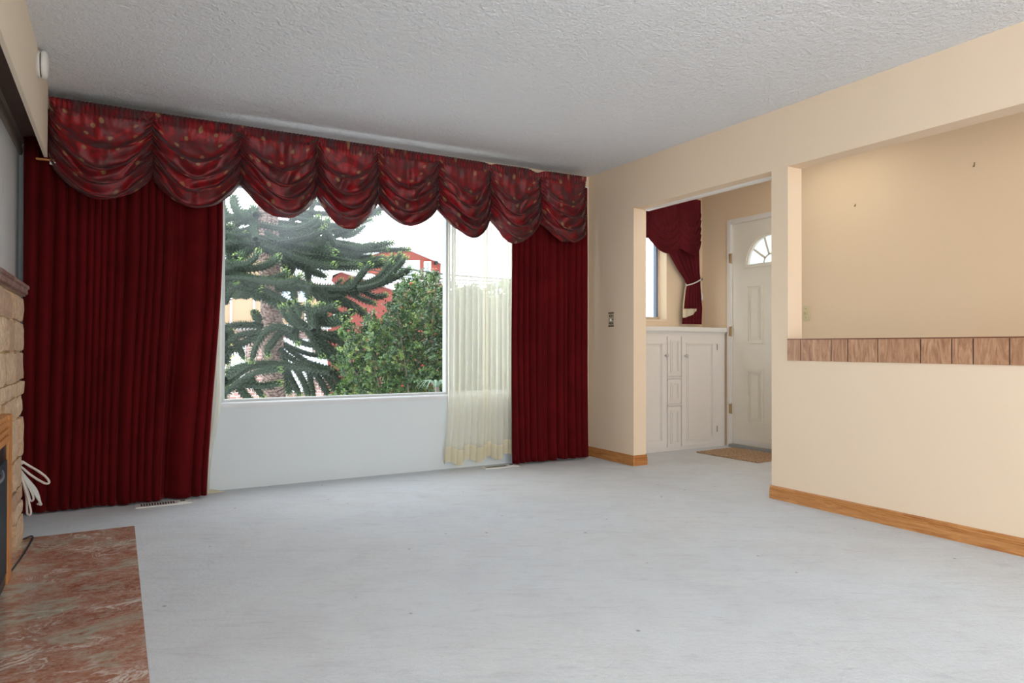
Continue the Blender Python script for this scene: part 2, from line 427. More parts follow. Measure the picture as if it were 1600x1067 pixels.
# foyer walls
FW0, FW1, FZ0, FZ1 = 3.93, 4.635, 1.215, 2.16
bm = bmesh.new()
for c in [(XR2, FW0, 0, 2.62), (FW0, FW1, 0, FZ0), (FW0, FW1, FZ1, 2.62), (FW1, XD+.1, 0, 2.62)]:
    bx(bm, c[0], c[1], YF, YF+.16, c[2], c[3])
struct(link('wall_foyer', bm, M['cream_hall']))
DY0, DY1, DZ = 3.915, 4.672, 2.118       # front door slab
bm = bmesh.new()
for c in [(DY1+.01, YF, 0, 2.62), (DY0-.03, DY1+.01, DZ+.01, 2.62)]:
    bx(bm, XD, XD+.12, *c)
struct(link('wall_entry', bm, M['cream_hall']))
bm = bmesh.new()
bx(bm, XH, XD+.12, YB, 3.905, 0, 2.62)
struct(link('wall_hall', bm, M['cream_hall']))

# baseboards of grooved oak
def baseboard(name, prof_ax, a, b, x, sgn, mat, h=.082):
    prof = [(0, 0), (.013, 0), (.013, .048), (.010, .050), (.012, .053), (.012, .058), (.008, .060), (.010, .063), (.010, .069), (.006, .071), (.007, .076), (.004, h), (0, h)]
    bm = bmesh.new()
    if prof_ax == 'Y': prism(bm, [(x+sgn*p, z) for p, z in prof], 'Y', a, b)
    else: prism(bm, [(x+sgn*p, z) for p, z in prof], 'X', a, b)
    return struct(link(name, bm, mat))
baseboard('baseboard_right', 'Y', YB, D0+.008, XR, -1, M['oak'])
baseboard('baseboard_corner', 'Y', D1-.013, YW-.014, XR, -1, M['oak'])
baseboard('baseboard_jamb', 'X', XR, XR2+.004, D1, -1, M['oak_x'])
baseboard('baseboard_window', 'X', 3.30, XR, YW, -1, M['oak_x'])

# wood-look tiles along the pass-through ledge
tc = [2.832, 2.734, 2.53, 2.426, 2.249, 2.02, 1.868, 1.77, 1.614]
while tc[-1] > P0+.25: tc.append(tc[-1]-random.choice((.15, .2, .24, .1)))
tc.append(P0)
bm = bmesh.new(); tone = bm.verts.layers.float.new('tone')
for a, b in zip(tc[1:], tc[:-1]):
    t = random.random()
    for v in bx(bm, XR-.008, XR+.002, a+.0035, b-.0025, .868, .994): v[tone] = t
struct(link('trim_3', bm, M['tile']), 'strip of brown wood-look tiles below the pass-through opening')
bm = bmesh.new(); bx(bm, XR-.0055, XR-.0005, P0, P1, .869, .993)
struct(link('trim_4', bm, plain('tile_grout', srgb(72, 52, 44), .8)))
bm = bmesh.new(); bx(bm, XR-.008, XR2+.01, P0, P1, .9945, 1.0005)
struct(link('trim_5', bm, plain('ledge_top_edge', srgb(120, 70, 50), .4)))

# ------------------------------------------------------------------ beam, alcove soffit, moulding
ceil_z = lambda x: 2.409+(x-XL+.1)*(ZC-2.409)/(XR+.06-XL+.1)
BX0, BX1, BE = -.362, -.345, 4.655
beam = link('beam', box(BX0, BX1, YB, BE, 2.01, 2.418), M['beam']); beam.name = 'trim_6'; struct(beam)
struct(link('trim_7', box(XL, BX0, YB, YW, 2.133, 2.16), M['soffit']))
bm = bmesh.new(); prism(bm, [(XL, 2.062), (XL+.012, 2.062), (XL+.016, 2.075), (XL+.016, 2.12), (XL+.028, 2.133), (XL, 2.133)], 'Y', YB, YW)
struct(link('trim_8', bm, M['moulding']))
bm = bmesh.new(); bx(bm, XL, -.33, YW-.03, YW-.002, 2.10, 2.128)
tag(link('curtain_track', bm, M['frame_grey'], bevel=.003), 'pale curtain track under the dark soffit, behind the left end of the valance', 'curtain track')
t = thing('curtain_bracket', (-.36, 4.66, 2.0), 'small wooden batten with a white clip under the end of the beige beam', 'bracket')
link('batten', box(-.40, -.315, 4.652, 4.668, 1.992, 2.002), M['oak_x'], t)
link('clip', box(-.335, -.30, 4.648, 4.662, 1.972, 1.991), M['white'], t, bevel=.003)

# ------------------------------------------------------------------ main window
w1 = thing('window_1', (1.8, 4.95, WZ0), None, None); w1['kind'] = 'structure'
bm = bmesh.new()
GY = 4.958
for c in [(WX0, WX1, 2.027, WZ1), (WX0, .622, .593, 2.027), (2.232, 2.262, .593, 2.027), (WX1-.03, WX1, .593, 2.027), (WX0, WX1, WZ0, .593)]:
    bx(bm, c[0], c[1], GY-.03, GY+.04, c[2], c[3])
link('window_frame', bm, M['frame_grey'], w1, bevel=.003)
bm = bmesh.new()
for c in [(2.262, 2.268, .593, 2.027), (2.30, 2.315, .593, 2.027)]: bx(bm, c[0], c[1], GY-.028, GY+.02, c[2], c[3])
link('glazing_bar', bm, M['alu'], w1)
for a, b in ((.622, 2.232), (2.262, WX1-.03)):
    link('pane', box(a, b, GY, GY+.004, .593, 2.027), M['glass'], w1)
bm = bmesh.new()
prism(bm, [(YW-.014, .540), (YW-.014, .566), (YW-.008, .573), (GY-.025, .579), (YO-.05, .579), (YO-.05, .557), (YW, .557), (YW, .540)], 'X', WX0-.02, WX1)
link('window_sill', bm, M['sillw'], w1)
# foyer window
w2 = thing('window_2', (4.28, YF+.1, FZ0), None, None); w2['kind'] = 'structure'
bm = bmesh.new()
fy0, fy1 = YF+.11, YF+.15
for c in [(FW0, FW1, FZ0, FZ0+.03), (FW0, FW1, FZ1-.03, FZ1), (FW0, FW0+.03, FZ0+.03, FZ1-.03)]:
    bx(bm, c[0], c[1], fy0, fy1, c[2], c[3])
bx(bm, FW1-.012, FW1, YF+.10, fy1, FZ0+.03, FZ1-.03)
link('window_frame', bm, M['cream'], w2)
link('glazing_bar', box(FW1-.036, FW1-.012, fy0, fy1, FZ0+.03, FZ1-.03), plain('blue_grey_frame', srgb(112, 128, 150), .4), w2)
link('pane', box(FW0+.03, FW1-.036, fy0+.02, fy0+.024, FZ0+.03, FZ1-.03), M['glass2'], w2)
link('window_sill', box(FW0-.02, FW1+.02, YF-.012, YF+.11, FZ0-.022, FZ0), M['cream'], w2, bevel=.003)

# ------------------------------------------------------------------ front door
d = thing('door_1', (XD, DY1, 0), None, None); d['kind'] = 'structure'
x0, x1 = XD+.012, XD+.055
fc, fr_, fz = 4.235, .272, 1.715
bm = bmesh.new()
bx(bm, x0, x1, DY0, DY1, .028, fz)
arc = [(fc+fr_*math.cos(a), fz+fr_*math.sin(a)) for a in [PI*i/24 for i in range(25)]]
prism(bm, [(DY1, fz), (DY1, DZ+.012), (DY0, DZ+.012), (DY0, fz)]+arc[::-1], 'X', x0, x1)
slab = link('door_slab', bm, M['doorpaint'], d)
def raised(bm, x, y0, y1, z0, z1, s=1):
    """moulded panel on a face at x, standing out towards -x"""
    for (a, b, t0, t1) in ((0, .022, 0, .013), (.034, .042, 0, .007)):
        for c in [(y0+a, y1-a, z0+a, z0+b), (y0+a, y1-a, z1-b, z1-a), (y0+a, y0+b, z0+b, z1-b), (y1-b, y1-a, z0+b, z1-b)]:
            bx(bm, x-t1, x+.001, *c)
    bx(bm, x-.010, x+.001, y0+.055, y1-.055, z0+.055, z1-.055)
zof = lambda px, py: None
for (ya, yb) in ((4.312, 4.505), (4.00, 4.19)):
    for (za, zb) in ((.985, 1.535), (.235, .745)):
        bm = bmesh.new(); raised(bm, x0, ya, yb, za, zb)
        link('door_panel', bm, M['doorpaint'], d, bevel=.0015)
bm = bmesh.new()
N = 32
for (ra, rb, t) in ((fr_-.004, fr_+.022, .016), (fr_-.022, fr_-.004, .007)):
    for i in range(N):
        a0, a1 = PI*i/N, PI*(i+1)/N
        prism(bm, [(fc+ra*math.cos(a0), fz+ra*math.sin(a0)), (fc+rb*math.cos(a0), fz+rb*math.sin(a0)), (fc+rb*math.cos(a1), fz+rb*math.sin(a1)), (fc+ra*math.cos(a1), fz+ra*math.sin(a1))], 'X', x0-t, x0+.02)
bx(bm, x0-.016, x0+.02, fc-fr_-.022, fc+fr_+.022, fz-.026, fz+.004)
link('fanlight_frame', bm, M['doorpaint'], d)
bm = bmesh.new()
prism(bm, [(fc+(fr_-.006)*math.cos(PI*i/24), fz+.004+(fr_-.01)*math.sin(PI*i/24)) for i in range(25)], 'X', x0+.022, x0+.028)
link('fanlight_glass', bm, M['frost'], d)
bm = bmesh.new()
for a in (R(36), R(72), R(108), R(144)):
    dv = Vector((math.cos(a), math.sin(a))); nn = Vector((-dv.y, dv.x))*.009
    A = dv*.085; B = dv*(fr_-.012)
    prism(bm, [(fc+p.x, fz+p.y) for p in (A+nn, A-nn, B-nn, B+nn)], 'X', x0+.014, x0+.021)
for i in range(12):
    a0, a1 = PI*i/12, PI*(i+1)/12
    prism(bm, [(fc+r_*math.cos(a), fz+r_*math.sin(a)) for r_, a in ((.079, a0), (.092, a0), (.092, a1), (.079, a1))], 'X', x0+.014, x0+.021)
link('fanlight_muntins', bm, M['doorpaint'], d)
# casing, threshold, sweep, hinges
bm = bmesh.new()
bx(bm, XD-.016, XD+.10, DY1+.005, DY1+.05, 0, DZ+.052)
bx(bm, XD-.016, XD+.10, DY0-.01, DY1+.005, DZ+.006, DZ+.052)
link('door_casing', bm, M['white'], d, bevel=.003)
link('threshold', box(XD-.05, XD+.12, DY0, DY1+.005, 0, .028), plain('grey_threshold', srgb(150, 152, 152), .6), d, bevel=.004)
link('door_sweep', box(x0-.006, x0, DY0+.01, DY1-.01, .045, .085), M['white'], d)
for z in (.36, 1.10, 1.80):
    bm = bmesh.new(); lathe(bm, [(.007, -.05), (.007, .05)], (XD-.004, DY1+.004, z), 'Z', 10)
    bx(bm, XD-.018, XD-.012, DY1+.004, DY1+.024, z-.045, z+.045)
    link('hinge', bm, plain('worn_brass', srgb(176, 150, 110), .4, .5), d)
# door mat
bm = grid(70, 60, lambda u, v: (4.53+u*.50, 3.90+v*.655, .012+.006*noise.noise(Vector((u*40, v*50, 0)))))
geo = bmesh.ops.extrude_face_region(bm, geom=bm.faces[:]); 
for e in geo['geom']:
    if isinstance(e, bmesh.types.BMVert): e.co.z = .001
bmesh.ops.rotate(bm, verts=bm.verts, cent=(4.8, 4.25, 0), matrix=Matrix.Rotation(R(3), 3, 'Z'))
k = NT('coir'); c = k.coord(); f = k.noise(c, 120, 4, .7)
k.col(k.ramp(f, [(.35, srgb(124, 96, 74)), (.5, srgb(180, 150, 120)), (.65, srgb(212, 184, 152))])); k.set(Roughness=1); k.bump(k.noise(c, 160, 3), 1, .01)
tag(link('doormat', bm, k.m), 'brown coir doormat on the carpet in front of the white front door', 'doormat')

# ------------------------------------------------------------------ foyer cabinet
cb = thing('storage_cabinet', (4.4, 4.9, 0), 'white low cabinet with two panelled doors and narrow drawer fronts in the foyer', 'cabinet')
CY = 4.745
bm = bmesh.new(); bx(bm, XR2+.003, XD-.02, CY, YF-.003, .0, 1.075)
link('cabinet_body', bm, M['cab'], cb)
bm = bmesh.new(); bx(bm, XR2+.003, XD-.018, CY-.035, YF-.003, 1.092, 1.135); bx(bm, XR2+.003, XD-.02, CY-.015, YF-.003, 1.075, 1.092)
link('countertop', bm, M['white'], cb, bevel=.005)
def front(name, xa, xb, za, zb, inset=.055, th=.018):
    bm = bmesh.new(); bx(bm, xa, xb, CY-th, CY-.001, za, zb)
    i = inset; y = CY-th
    for (a, b, t) in ((i, i+.014, .010), (i+.022, i+.028, .006)):
        for c in [(xa+a, xb-a, za+a, za+b), (xa+a, xb-a, zb-b, zb-a), (xa+a, xa+b, za+b, zb-b), (xb-b, xb-a, za+b, zb-b)]:
            if c[1] > c[0] and c[3] > c[2]: bx(bm, c[0], c[1], y-t, y+.001, c[2], c[3])
    return link(name, bm, M['cab'], cb, bevel=.002)
dl = front('cabinet_door', 3.80, 4.335, .035, 1.045)
dr = front('cabinet_door', 4.517, 4.967, .035, 1.045)
front('drawer_front', 4.345, 4.508, .685, 1.045, .03)
front('drawer_front', 4.345, 4.508, .435, .655, .03)
front('drawer_front', 4.345, 4.508, .035, .405, .03)
for z in (.67, .42):
    link('drawer_lip', box(4.345, 4.508, CY-.024, CY-.001, z-.006, z+.006), M['cab'], cb)
for par, x, z in ((dl, 4.315, .872), (dr, 4.556, .868)):
    bm = bmesh.new(); lathe(bm, [(.006, 0), (.006, -.014), (.015, -.02), (.017, -.028), (.011, -.036), (.002, -.038)], (x, CY-.018, z), 'Y', 16)
    link('knob', bm, plain('cabinet_knob_paint', srgb(190, 186, 184), .3), par, True)
for z in (.95, .17):
    link('hinge', box(4.968, 4.975, CY-.016, CY-.001, z-.03, z+.03), plain('dark_hinge', srgb(60, 48, 40), .4, .6), dr)

# ------------------------------------------------------------------ drapery
def drape(x_l, x_r, y0, z0, z1, nf, amp, seed, nu=420, nv=44, omega=.5, zbot=None, ampf=None, widths=None, amps=None):
    """hanging folded cloth; x_l and x_r give the side edges at height fraction v (0 bottom, 1 top)"""
    rnd = random.Random(seed)
    ws = [rnd.choice((.45, .6, .8, 1.1, 1.6, 2.3))*rnd.uniform(.85, 1.15) for _ in range(nf)]
    if widths: ws = list(widths)
    s = sum(ws); ws = [w_/s for w_ in ws]
    am = [rnd.uniform(.6, 1.3) for _ in range(nf+1)]
    if amps: am = list(amps)
    dr_ = [rnd.uniform(-1, 1) for _ in range(nf+1)]
    cum = [0]
    for w_ in ws: cum.append(cum[-1]+w_)
    def fn(u, v):
        # fold edges wander with height
        wob = .040*noise.noise(Vector((u*3.5, v*1.3, seed)))*(1-v)*min(1, u*8, (1-u)*8)*.7
        uu = min(1, max(0, u+wob))
        k_ = 0
        while k_ < nf-1 and uu > cum[k_+1]: k_ += 1
        t = (uu-cum[k_])/ws[k_]
        ph = 2*PI*(k_+t)
        wf = .6+.4*min(1.6, ws[k_]*nf)
        a = wf*am[k_]*(1-t)+am[k_+1]*t
        A = amp*a*(.55+.45*(1-v))*(ampf(u, v) if ampf else 1)
        sharp = math.sin(ph)+.28*math.sin(2*ph+.8)+.10*math.sin(3*ph)
        X = x_l(v)+(x_r(v)-x_l(v))*u+omega*A*math.cos(ph)
        Y = y0+A*sharp+.022*noise.noise(Vector((u*6, v*1.6, seed+5)))+.003*noise.noise(Vector((u*40, v*9, seed)))
        zb = z0+(zbot(u) if zbot else 0)+.010*noise.noise(Vector((u*9, 0, seed)))
        return (X, Y, zb+(z1-zb)*v)
    return grid(nu, nv, fn, lambda u, v: (u, v))
# left curtain: straight gathers, a broad smooth billow near its free edge
def lx_r(v):
    return .482+.095*sst(-.1, .75, v)
def lamp_(u, v): return 1.0-.25*sst(.5, 1, v)
bm = drape(lambda v: -.478+.01*v, lx_r, 4.734, .012, 2.30, 18, .035, 3, 760, 60, ampf=lamp_,
           widths=[20, 24, 23, 14, 19, 12, 10, 12, 13, 15, 26, 13, 15, 12, 18, 62, 20, 13],
           amps=[.9, 1.2, 1.1, .9, 1.1, .9, .8, 1, .8, 1, .9, 1.2, 1.0, .9, 1.2, 1.05, 1.15, .9, .6])
cur1 = thing('velvet_curtain', (.05, 4.74, 0), 'wide dark red velvet curtain left of the window, next to the fireplace', 'curtain')
o = link('curtain_panel', bm, M['velvet'], cur1, True); solid(o)
bm = drape(lambda v: 2.735-.01*v, lambda v: 3.456, 4.765, .02, 2.30, 14, .026, 11, 420, 50)
cur2 = thing('velvet_curtain', (3.1, 4.77, 0), 'narrower dark red velvet curtain right of the window, beside the cream wall corner', 'curtain')
o = link('curtain_panel', bm, M['velvet'], cur2, True); solid(o)
# curtain rod hidden behind the valance
bm = bmesh.new(); tube(bm, [(-.47, 4.80, 2.31), (3.5, 4.80, 2.31)], .012, 10)
for x in (-.45, .9, 2.2, 3.48): bx(bm, x-.01, x+.01, 4.80, YW-.005, 2.30, 2.32)
tag(link('curtain_rod', bm, M['white']), 'white curtain rod running behind the red swagged valance', 'curtain rod')
# sheers
sh1 = thing('sheer_curtain', (2.47, 4.84, 0), 'cream sheer curtain with a deep hem hanging over the right part of the window', 'sheer curtain')
hemz = lambda u: .045+.030*u+.022*math.sin(u*23)
sx_l = lambda v: 2.172+.035*sst(0, .22, v); sx_r = lambda v: 2.80
full = lambda z0f, z1f: None
def sheer_fn():
    rnd = random.Random(5)
    nf = 13; ws = [rnd.uniform(.5, 1.6) for _ in range(nf)]; s = sum(ws); ws = [w_/s for w_ in ws]
    cum = [0]
    for w_ in ws: cum.append(cum[-1]+w_)
    am = [rnd.uniform(.7, 1.2) for _ in range(nf+1)]
    def pos(u, z):
        v = z/2.3
        k_ = 0
        while k_ < nf-1 and u > cum[k_+1]: k_ += 1
        t = (u-cum[k_])/ws[k_]; ph = 2*PI*(k_+t)
        A = .027*am[k_]*(1.0-.3*v)
        return (sx_l(v)+(sx_r(v)-sx_l(v))*u+.5*A*math.cos(ph), 4.842+A*math.sin(ph)+.2*A*math.sin(2*ph)+.006*noise.noise(Vector((u*9, v*3, 2))), z)
    return pos
sp_ = sheer_fn()
o = link('sheer_panel', grid(360, 40, lambda u, v: sp_(u, hemz(u)+.115+(2.3-hemz(u)-.115)*v)), M['sheer'], sh1, True)
o = link('hem', grid(360, 6, lambda u, v: sp_(u, hemz(u)+.117*v)), M['sheer_hem'], sh1, True)
sh2 = thing('sheer_curtain', (.55, 4.84, 0), 'slim strip of cream sheer pooling on the carpet beside the left velvet curtain', 'sheer curtain')
def sheer2(u, v):
    z = .012+2.28*v
    xr = .600-.006*sst(.25, .4, 1-v) if v > .3 else .522+.075*sst(.02, .30, v)
    if v < .02: xr = .522
    xl = .40
    ph = u*2*PI*4.5
    return (xl+(xr-xl)*u, 4.845+.016*math.sin(ph)*(1-.3*v)-.02*(1-sst(0, .10, v)), z)
link('sheer_panel', grid(90, 70, sheer2), M['sheer'], sh2, True)
def puddle(u, v):
    X = .41+.20*u; Y = 4.79+.08*v*(1-.6*u)+.03*u
    zz = .004+.030*(math.sin(PI*v)**.7)*(1-u**2)+.008*math.sin(u*16+v*5)*math.sin(PI*v)*(1-u)
    return (X, Y, max(.003, zz))
o = link('hem', grid(40, 16, puddle), M['sheer_hem'], sh2, True)

# swagged valance
VY = 4.664
def X_at(px, Y=VY): return atY(px, 300, Y).x
def Z_at(px, py, Y=VY): return atY(px, py, Y).z
cols = [(76, 252), (238, 277), (376, 287), (496, 306), (592, 317), (685, 326), (767, 341), (846, 346), (915, 368)]
mids = [322, 336, 345, 357, 362, 374, 384, 386]
val = thing('swag_valance', (1.5, VY, 2.34), 'long red jacquard valance of gathered swags with gold flowers across the top of the window', 'valance')
def vtop(x):
    px0 = [77, 240, 500, 770, 915]; z0_ = [Z_at(77, 151), Z_at(240, 176), Z_at(500, 215), Z_at(770, 256), Z_at(915, 276.5)]
    xs = [X_at(p) for p in px0]
    for i in range(4):
        if x <= xs[i+1] or i == 3:
            t = (x-xs[i])/(xs[i+1]-xs[i]); z = z0_[i]+(z0_[i+1]-z0_[i])*t; break
    for c_, dpt, w_ in ((X_at(765), .012, .03), (X_at(838), .024, .05)): z -= dpt*math.exp(-((x-c_)/w_)**2)
    return z
XV0, XV1 = X_at(76), X_at(916)
random.seed(21)
vo = 0
for i in range(8):
    xa, xb = X_at(cols[i][0]), X_at(cols[i+1][0])
    za, zb = Z_at(*cols[i]), Z_at(*cols[i+1]); pm = (cols[i][0]+cols[i+1][0])/2; zm = Z_at(pm, mids[i]-3)
    nf = random.uniform(4.4, 5.3); ph0 = random.uniform(-.5, .5); sk = random.uniform(-.06, .06); sd = random.random()*50
    wd = xb-xa
    def fn(u, v, xa=xa, xb=xb, za=za, zb=zb, zm=zm, nf=nf, ph0=ph0, sk=sk, sd=sd, wd=wd):
        x = xa+wd*u
        zt = vtop(x)
        zs = za+(zb-za)*u
        us = min(1, max(0, u+sk*math.sin(PI*u)))
        w = max(0, math.sin(PI*us))**.80
        Ls = zt-zs; Lm = zt-zm
        nz = noise.noise(Vector((u*3.1, v*3.0, sd)))
        vv = v
        z = (zt-vv*Ls)*(1-w)+(zt-Lm*vv**.56)*w
        h = v*(1-w)+v**.56*w
        hd = sst(.05, .14, h)
        env = sst(.14, .34, v)
        tilt = .10*math.sin(sd*1.7)*(u-.5)
        phi = 2*PI*nf*(v**.95+.05*nz+tilt*v*(1-v))+ph0
        s_ = math.sin(phi+.55*math.sin(phi))
        side = .30+.70*math.sin(PI*u)
        A = .034*env*side*(1+.35*noise.noise(Vector((u*2.5+9, v*4, sd))))*(1-.45*sst(.9, 1, v))
        y = VY-.010-A*(1+s_)-.040*env*math.sin(PI*u)**.7*sst(.1, .8, v)
        z += -.026*env*side*math.cos(phi)*w**.5
        y += .006*env*math.sin(phi*1.9+u*6+nz*8)*side
        y += .010*noise.noise(Vector((u*5+z*6, z*12, sd+3)))*hd*math.sin(PI*u)
        # fine rod-pocket gathers, then a few soft uneven pleats
        y += .0045*math.sin(2*PI*wd*42*u+3*nz)*(1-sst(.08, .16, h))
        y += .018*noise.noise(Vector((u*wd*19, h*1.1, sd)))*(1-sst(.45, .80, h))*hd*math.sin(PI*u)**.5
        y -= .008*sst(.09, .12, h)*(1-sst(.12, .25, h))
        # shirred tapes at the two sides
        e = math.exp(-(u*wd/.034)**2)+math.exp(-((1-u)*wd/.034)**2)
        y += e*(.026*hd+.009*math.sin(2*PI*19*v+5*nz)*hd)
        z += e*.005*math.sin(2*PI*21*v+1.5)*hd
        y += .022*sst(.955, 1, v)
        return (x, y, z)
    bm = grid(96, 150, fn, lambda u, v, vo=vo, wd=wd: (vo+wd*1.25*u, 1.15*v))
    o = link('swag', bm, M['silk'], val, True); solid(o, .002)
    vo += wd*1.25
# foyer valance and tied-back drape
FY = 4.955
fv = thing('swag_valance', (4.6, FY, 2.3), 'plain burgundy valance of short gathered swags over the foyer window', 'valance')
fcols = [(962, 372), (1012, 372), (1060, 388), (1094, 378)]; fm = [372, 396, 399]
ZFT = 2.395
for i in range(3):
    xa, xb = X_at(fcols[i][0], FY), X_at(fcols[i+1][0], FY)
    za, zb = Z_at(fcols[i][0], fcols[i][1], FY), Z_at(fcols[i+1][0], fcols[i+1][1], FY); zm = Z_at((fcols[i][0]+fcols[i+1][0])/2, fm[i], FY)
    sd = 3.3*i+1; wd = xb-xa
    if i == 0: xa = 3.90; za = zb
    wd = xb-xa
    def fn(u, v, xa=xa, za=za, zb=zb, zm=zm, sd=sd, wd=wd):
        x = xa+wd*u; w = max(0, math.sin(PI*u))**.85; zs = za+(zb-za)*u
        nz = noise.noise(Vector((u*3, v*3, sd)))
        z = (ZFT-v*(ZFT-zs))*(1-w)+(ZFT-(ZFT-zm)*v**.62)*w
        env = sst(.22, .42, v)
        phi = 2*PI*6.2*(v+.02*nz)
        A = .013*env*(.4+.6*math.sin(PI*u))
        y = FY-.01-A*(1+math.sin(phi+.6*math.sin(phi)))-.02*env*math.sin(PI*u)
        z -= .009*env*math.cos(phi)*w**.5
        y += .005*math.sin(2*PI*wd*20*u)*(1-sst(.2, .6, v))
        e = math.exp(-(u*wd/.022)**2)+math.exp(-((1-u)*wd/.022)**2)
        y += e*(.008+.005*math.sin(2*PI*26*v))
        return (x, y, z)
    o = link('swag', grid(70, 120, fn), M['velvet2'], fv, True); solid(o, .002)
fd = thing('tied_curtain', (4.95, 5.0, 1.14), 'burgundy curtain drawn in by a white cord tieback above the foyer cabinet', 'curtain')
FD = 5.0
prof = [(507, 1066.5, 1095), (494, 1067, 1095.5), (480, 1068, 1096), (465, 1069.5, 1094.5), (452, 1071, 1093.5), (444, 1073, 1093), (436, 1070, 1093), (425, 1062, 1092), (410, 1053, 1091.5), (395, 1045, 1091), (380, 1036, 1090.5), (330, 1012, 1090)]
PR = [(Z_at(1075, y_, FD), X_at(a, FD), X_at(b, FD)) for y_, a, b in prof]
def interp(z, tab):
    if z <= tab[0][0]: return tab[0][1:]
    for p, q in zip(tab, tab[1:]):
        if z <= q[0]:
            t = (z-p[0])/(q[0]-p[0]); return tuple(a+(b-a)*t for a, b in zip(p[1:], q[1:]))
    return tab[-1][1:]
ztie = PR[5][0]
def fdr(u, v):
    z = PR[0][0]+.006+(2.33-PR[0][0])*v**1.0
    a, b = interp(z, PR); wd = b-a
    up_ = sst(ztie, ztie+.45, z)
    A = .010+.012*up_
    ph = 2*PI*6*u
    if z > ztie: a2 = a
    else: a2 = a
    zz = z
    return (a2+wd*u, FD+A*math.sin(ph)+.006*math.sin(2*ph+1)-.012*math.sin(PI*u), zz)
o = link('curtain_panel', grid(150, 90, fdr), M['velvet2'], fd, True); solid(o)
za_, zb_ = Z_at(1075, 497, FD), Z_at(1075, 483, FD)
def lin(u, v):
    a = X_at(1063, FD); b = X_at(1085, FD)
    return (a+(b-a)*u, FD-.032-.010*math.sin(u*12), zb_-(zb_-za_)*(1-v)*(1-.75*u*u)+.006*u)
o = link('lining', grid(30, 6, lin), M['sheer_hem'], fd, True); solid(o)
def lin2(u, v):
    zlo = zb_; z = zlo+(ztie-.01-zlo)*v; a, b = interp(z, PR)
    return (a-.016+.018*u, FD-.004, z)
o = link('lining', grid(4, 20, lin2), M['sheer_hem'], fd, True); solid(o, .002)
tb = thing('tieback_cord', (5.0, 4.95, 1.5), 'white cord tieback looped round the foyer curtain, with a hanging tag end', 'tieback')
pts = [atY(1096, 434, 5.03), atY(1093, 438, 4.975), atY(1083, 443, 4.955), atY(1073, 445.5, 4.965), atY(1071.5, 443, 5.01)]
bm = bmesh.new(); tube(bm, smooth_path(pts, 8), .006, 8); link('cord', bm, M['white'], tb, True)
bm = bmesh.new(); tube(bm, smooth_path([atY(1094, 436, 5.03), atY(1094.5, 446, 5.03), atY(1096, 453, 5.03)], 6), .004, 6)
p = atY(1096, 463, 5.03); lathe(bm, [(.004, .045), (.014, .02), (.017, -.03), (.010, -.045)], p, 'Z', 12)
link('tassel', bm, M['white'], tb, True)
bm = bmesh.new(); p = atY(1094, 436, 5.05); lathe(bm, [(.016, -.02), (.010, -.005), (.005, .005), (.005, .009)], (p.x, 5.05, p.z), 'Y', 12)
link('hook', bm, M['alu'], tb, True)

# ------------------------------------------------------------------ floor registers
def register(x, y, rz, L, Wd, label):
    t = thing('floor_vent', (x, y, 0), label, 'floor vent', 'floor vents below the window')
    t.rotation_euler.z = rz
    def lk(n, bm, m_):
        o = link(n, bm, m_); o.parent = t; return o
    bm = bmesh.new(); bx(bm, -L/2, L/2, -Wd/2, Wd/2, .001, .007)
    lk('vent_frame', bm, M['white'])
    bm = bmesh.new()
    n = 13
    for k in range(n):
        xx = -L/2+.028+k*(L*.62)/n
        bx(bm, xx, xx+.008, -Wd*.30, Wd*.30, .0072, .0078)
    lk('vent_slots', bm, M['dark'])
    bm = bmesh.new(); bx(bm, L/2-.075, L/2-.02, -Wd*.25, Wd*.25, .0071, .0095); lk('lever_plate', bm, M['white'])
    bm = bmesh.new(); bx(bm, L/2-.06, L/2-.035, -.004, .004, .0096, .014); lk('lever', bm, M['dark'])
register(.248, 4.632, 0, .30, .105, 'white metal floor vent under the hem of the left red curtain')
register(2.625, 4.765, 0, .30, .09, 'white metal floor vent in the carpet below the cream sheer')

# ------------------------------------------------------------------ wall plates and hooks
t = thing('switch_plate', (XR, 4.572, 1.18), 'ornate bronze and ivory toggle switch plate on the cream wall beside the doorway', 'light switch')
bz = plain('dark_bronze', srgb(84, 66, 46), .4, .4); iv = plain('ivory_metal', srgb(200, 190, 164), .35, .2)
link('plate', box(XR-.006, XR, 4.535, 4.609, 1.118, 1.238), iv, t, bevel=.002)
bm = bmesh.new()
for z0_, z1_ in ((1.118, 1.128), (1.228, 1.238)): bx(bm, XR-.010, XR-.006, 4.537, 4.607, z0_, z1_)
bx(bm, XR-.009, XR-.006, 4.568, 4.577, 1.135, 1.158); bx(bm, XR-.009, XR-.006, 4.568, 4.577, 1.196, 1.220)
for yy in (4.552, 4.592):
    for zz in (1.148, 1.178, 1.208): lathe(bm, [(.006, -.010), (.006, -.006)], (XR, yy, zz), 'X', 8)
link('scrollwork', bm, bz, t)
link('toggle', box(XR-.020, XR-.006, 4.566, 4.579, 1.166, 1.186), M['white'], t, bevel=.002)
t = thing('switch_plate', (XH, 3.79, 1.24), 'plain beige double switch plate on the hall wall seen at the left of the pass-through', 'light switch')
bg_ = plain('beige_plastic', srgb(214, 203, 164), .4)
Yc = 3.79
def YH(px, py): 
    d_ = ray(px, py); return (d_*(XH/d_.x)).y, CH+(d_*(XH/d_.x)).z
ya, za = YH(1265.5, 500.5); yb, zb = YH(1254.5, 478)
link('plate', box(XH-.006, XH, ya, yb, za, zb), bg_, t, bevel=.002)
bm = bmesh.new()
for yy in (ya+(yb-ya)*.33, ya+(yb-ya)*.68): bx(bm, XH-.016, XH-.006, yy-.004, yy+.004, (za+zb)/2-.008, (za+zb)/2+.012)
link('toggle', bm, bg_, t)
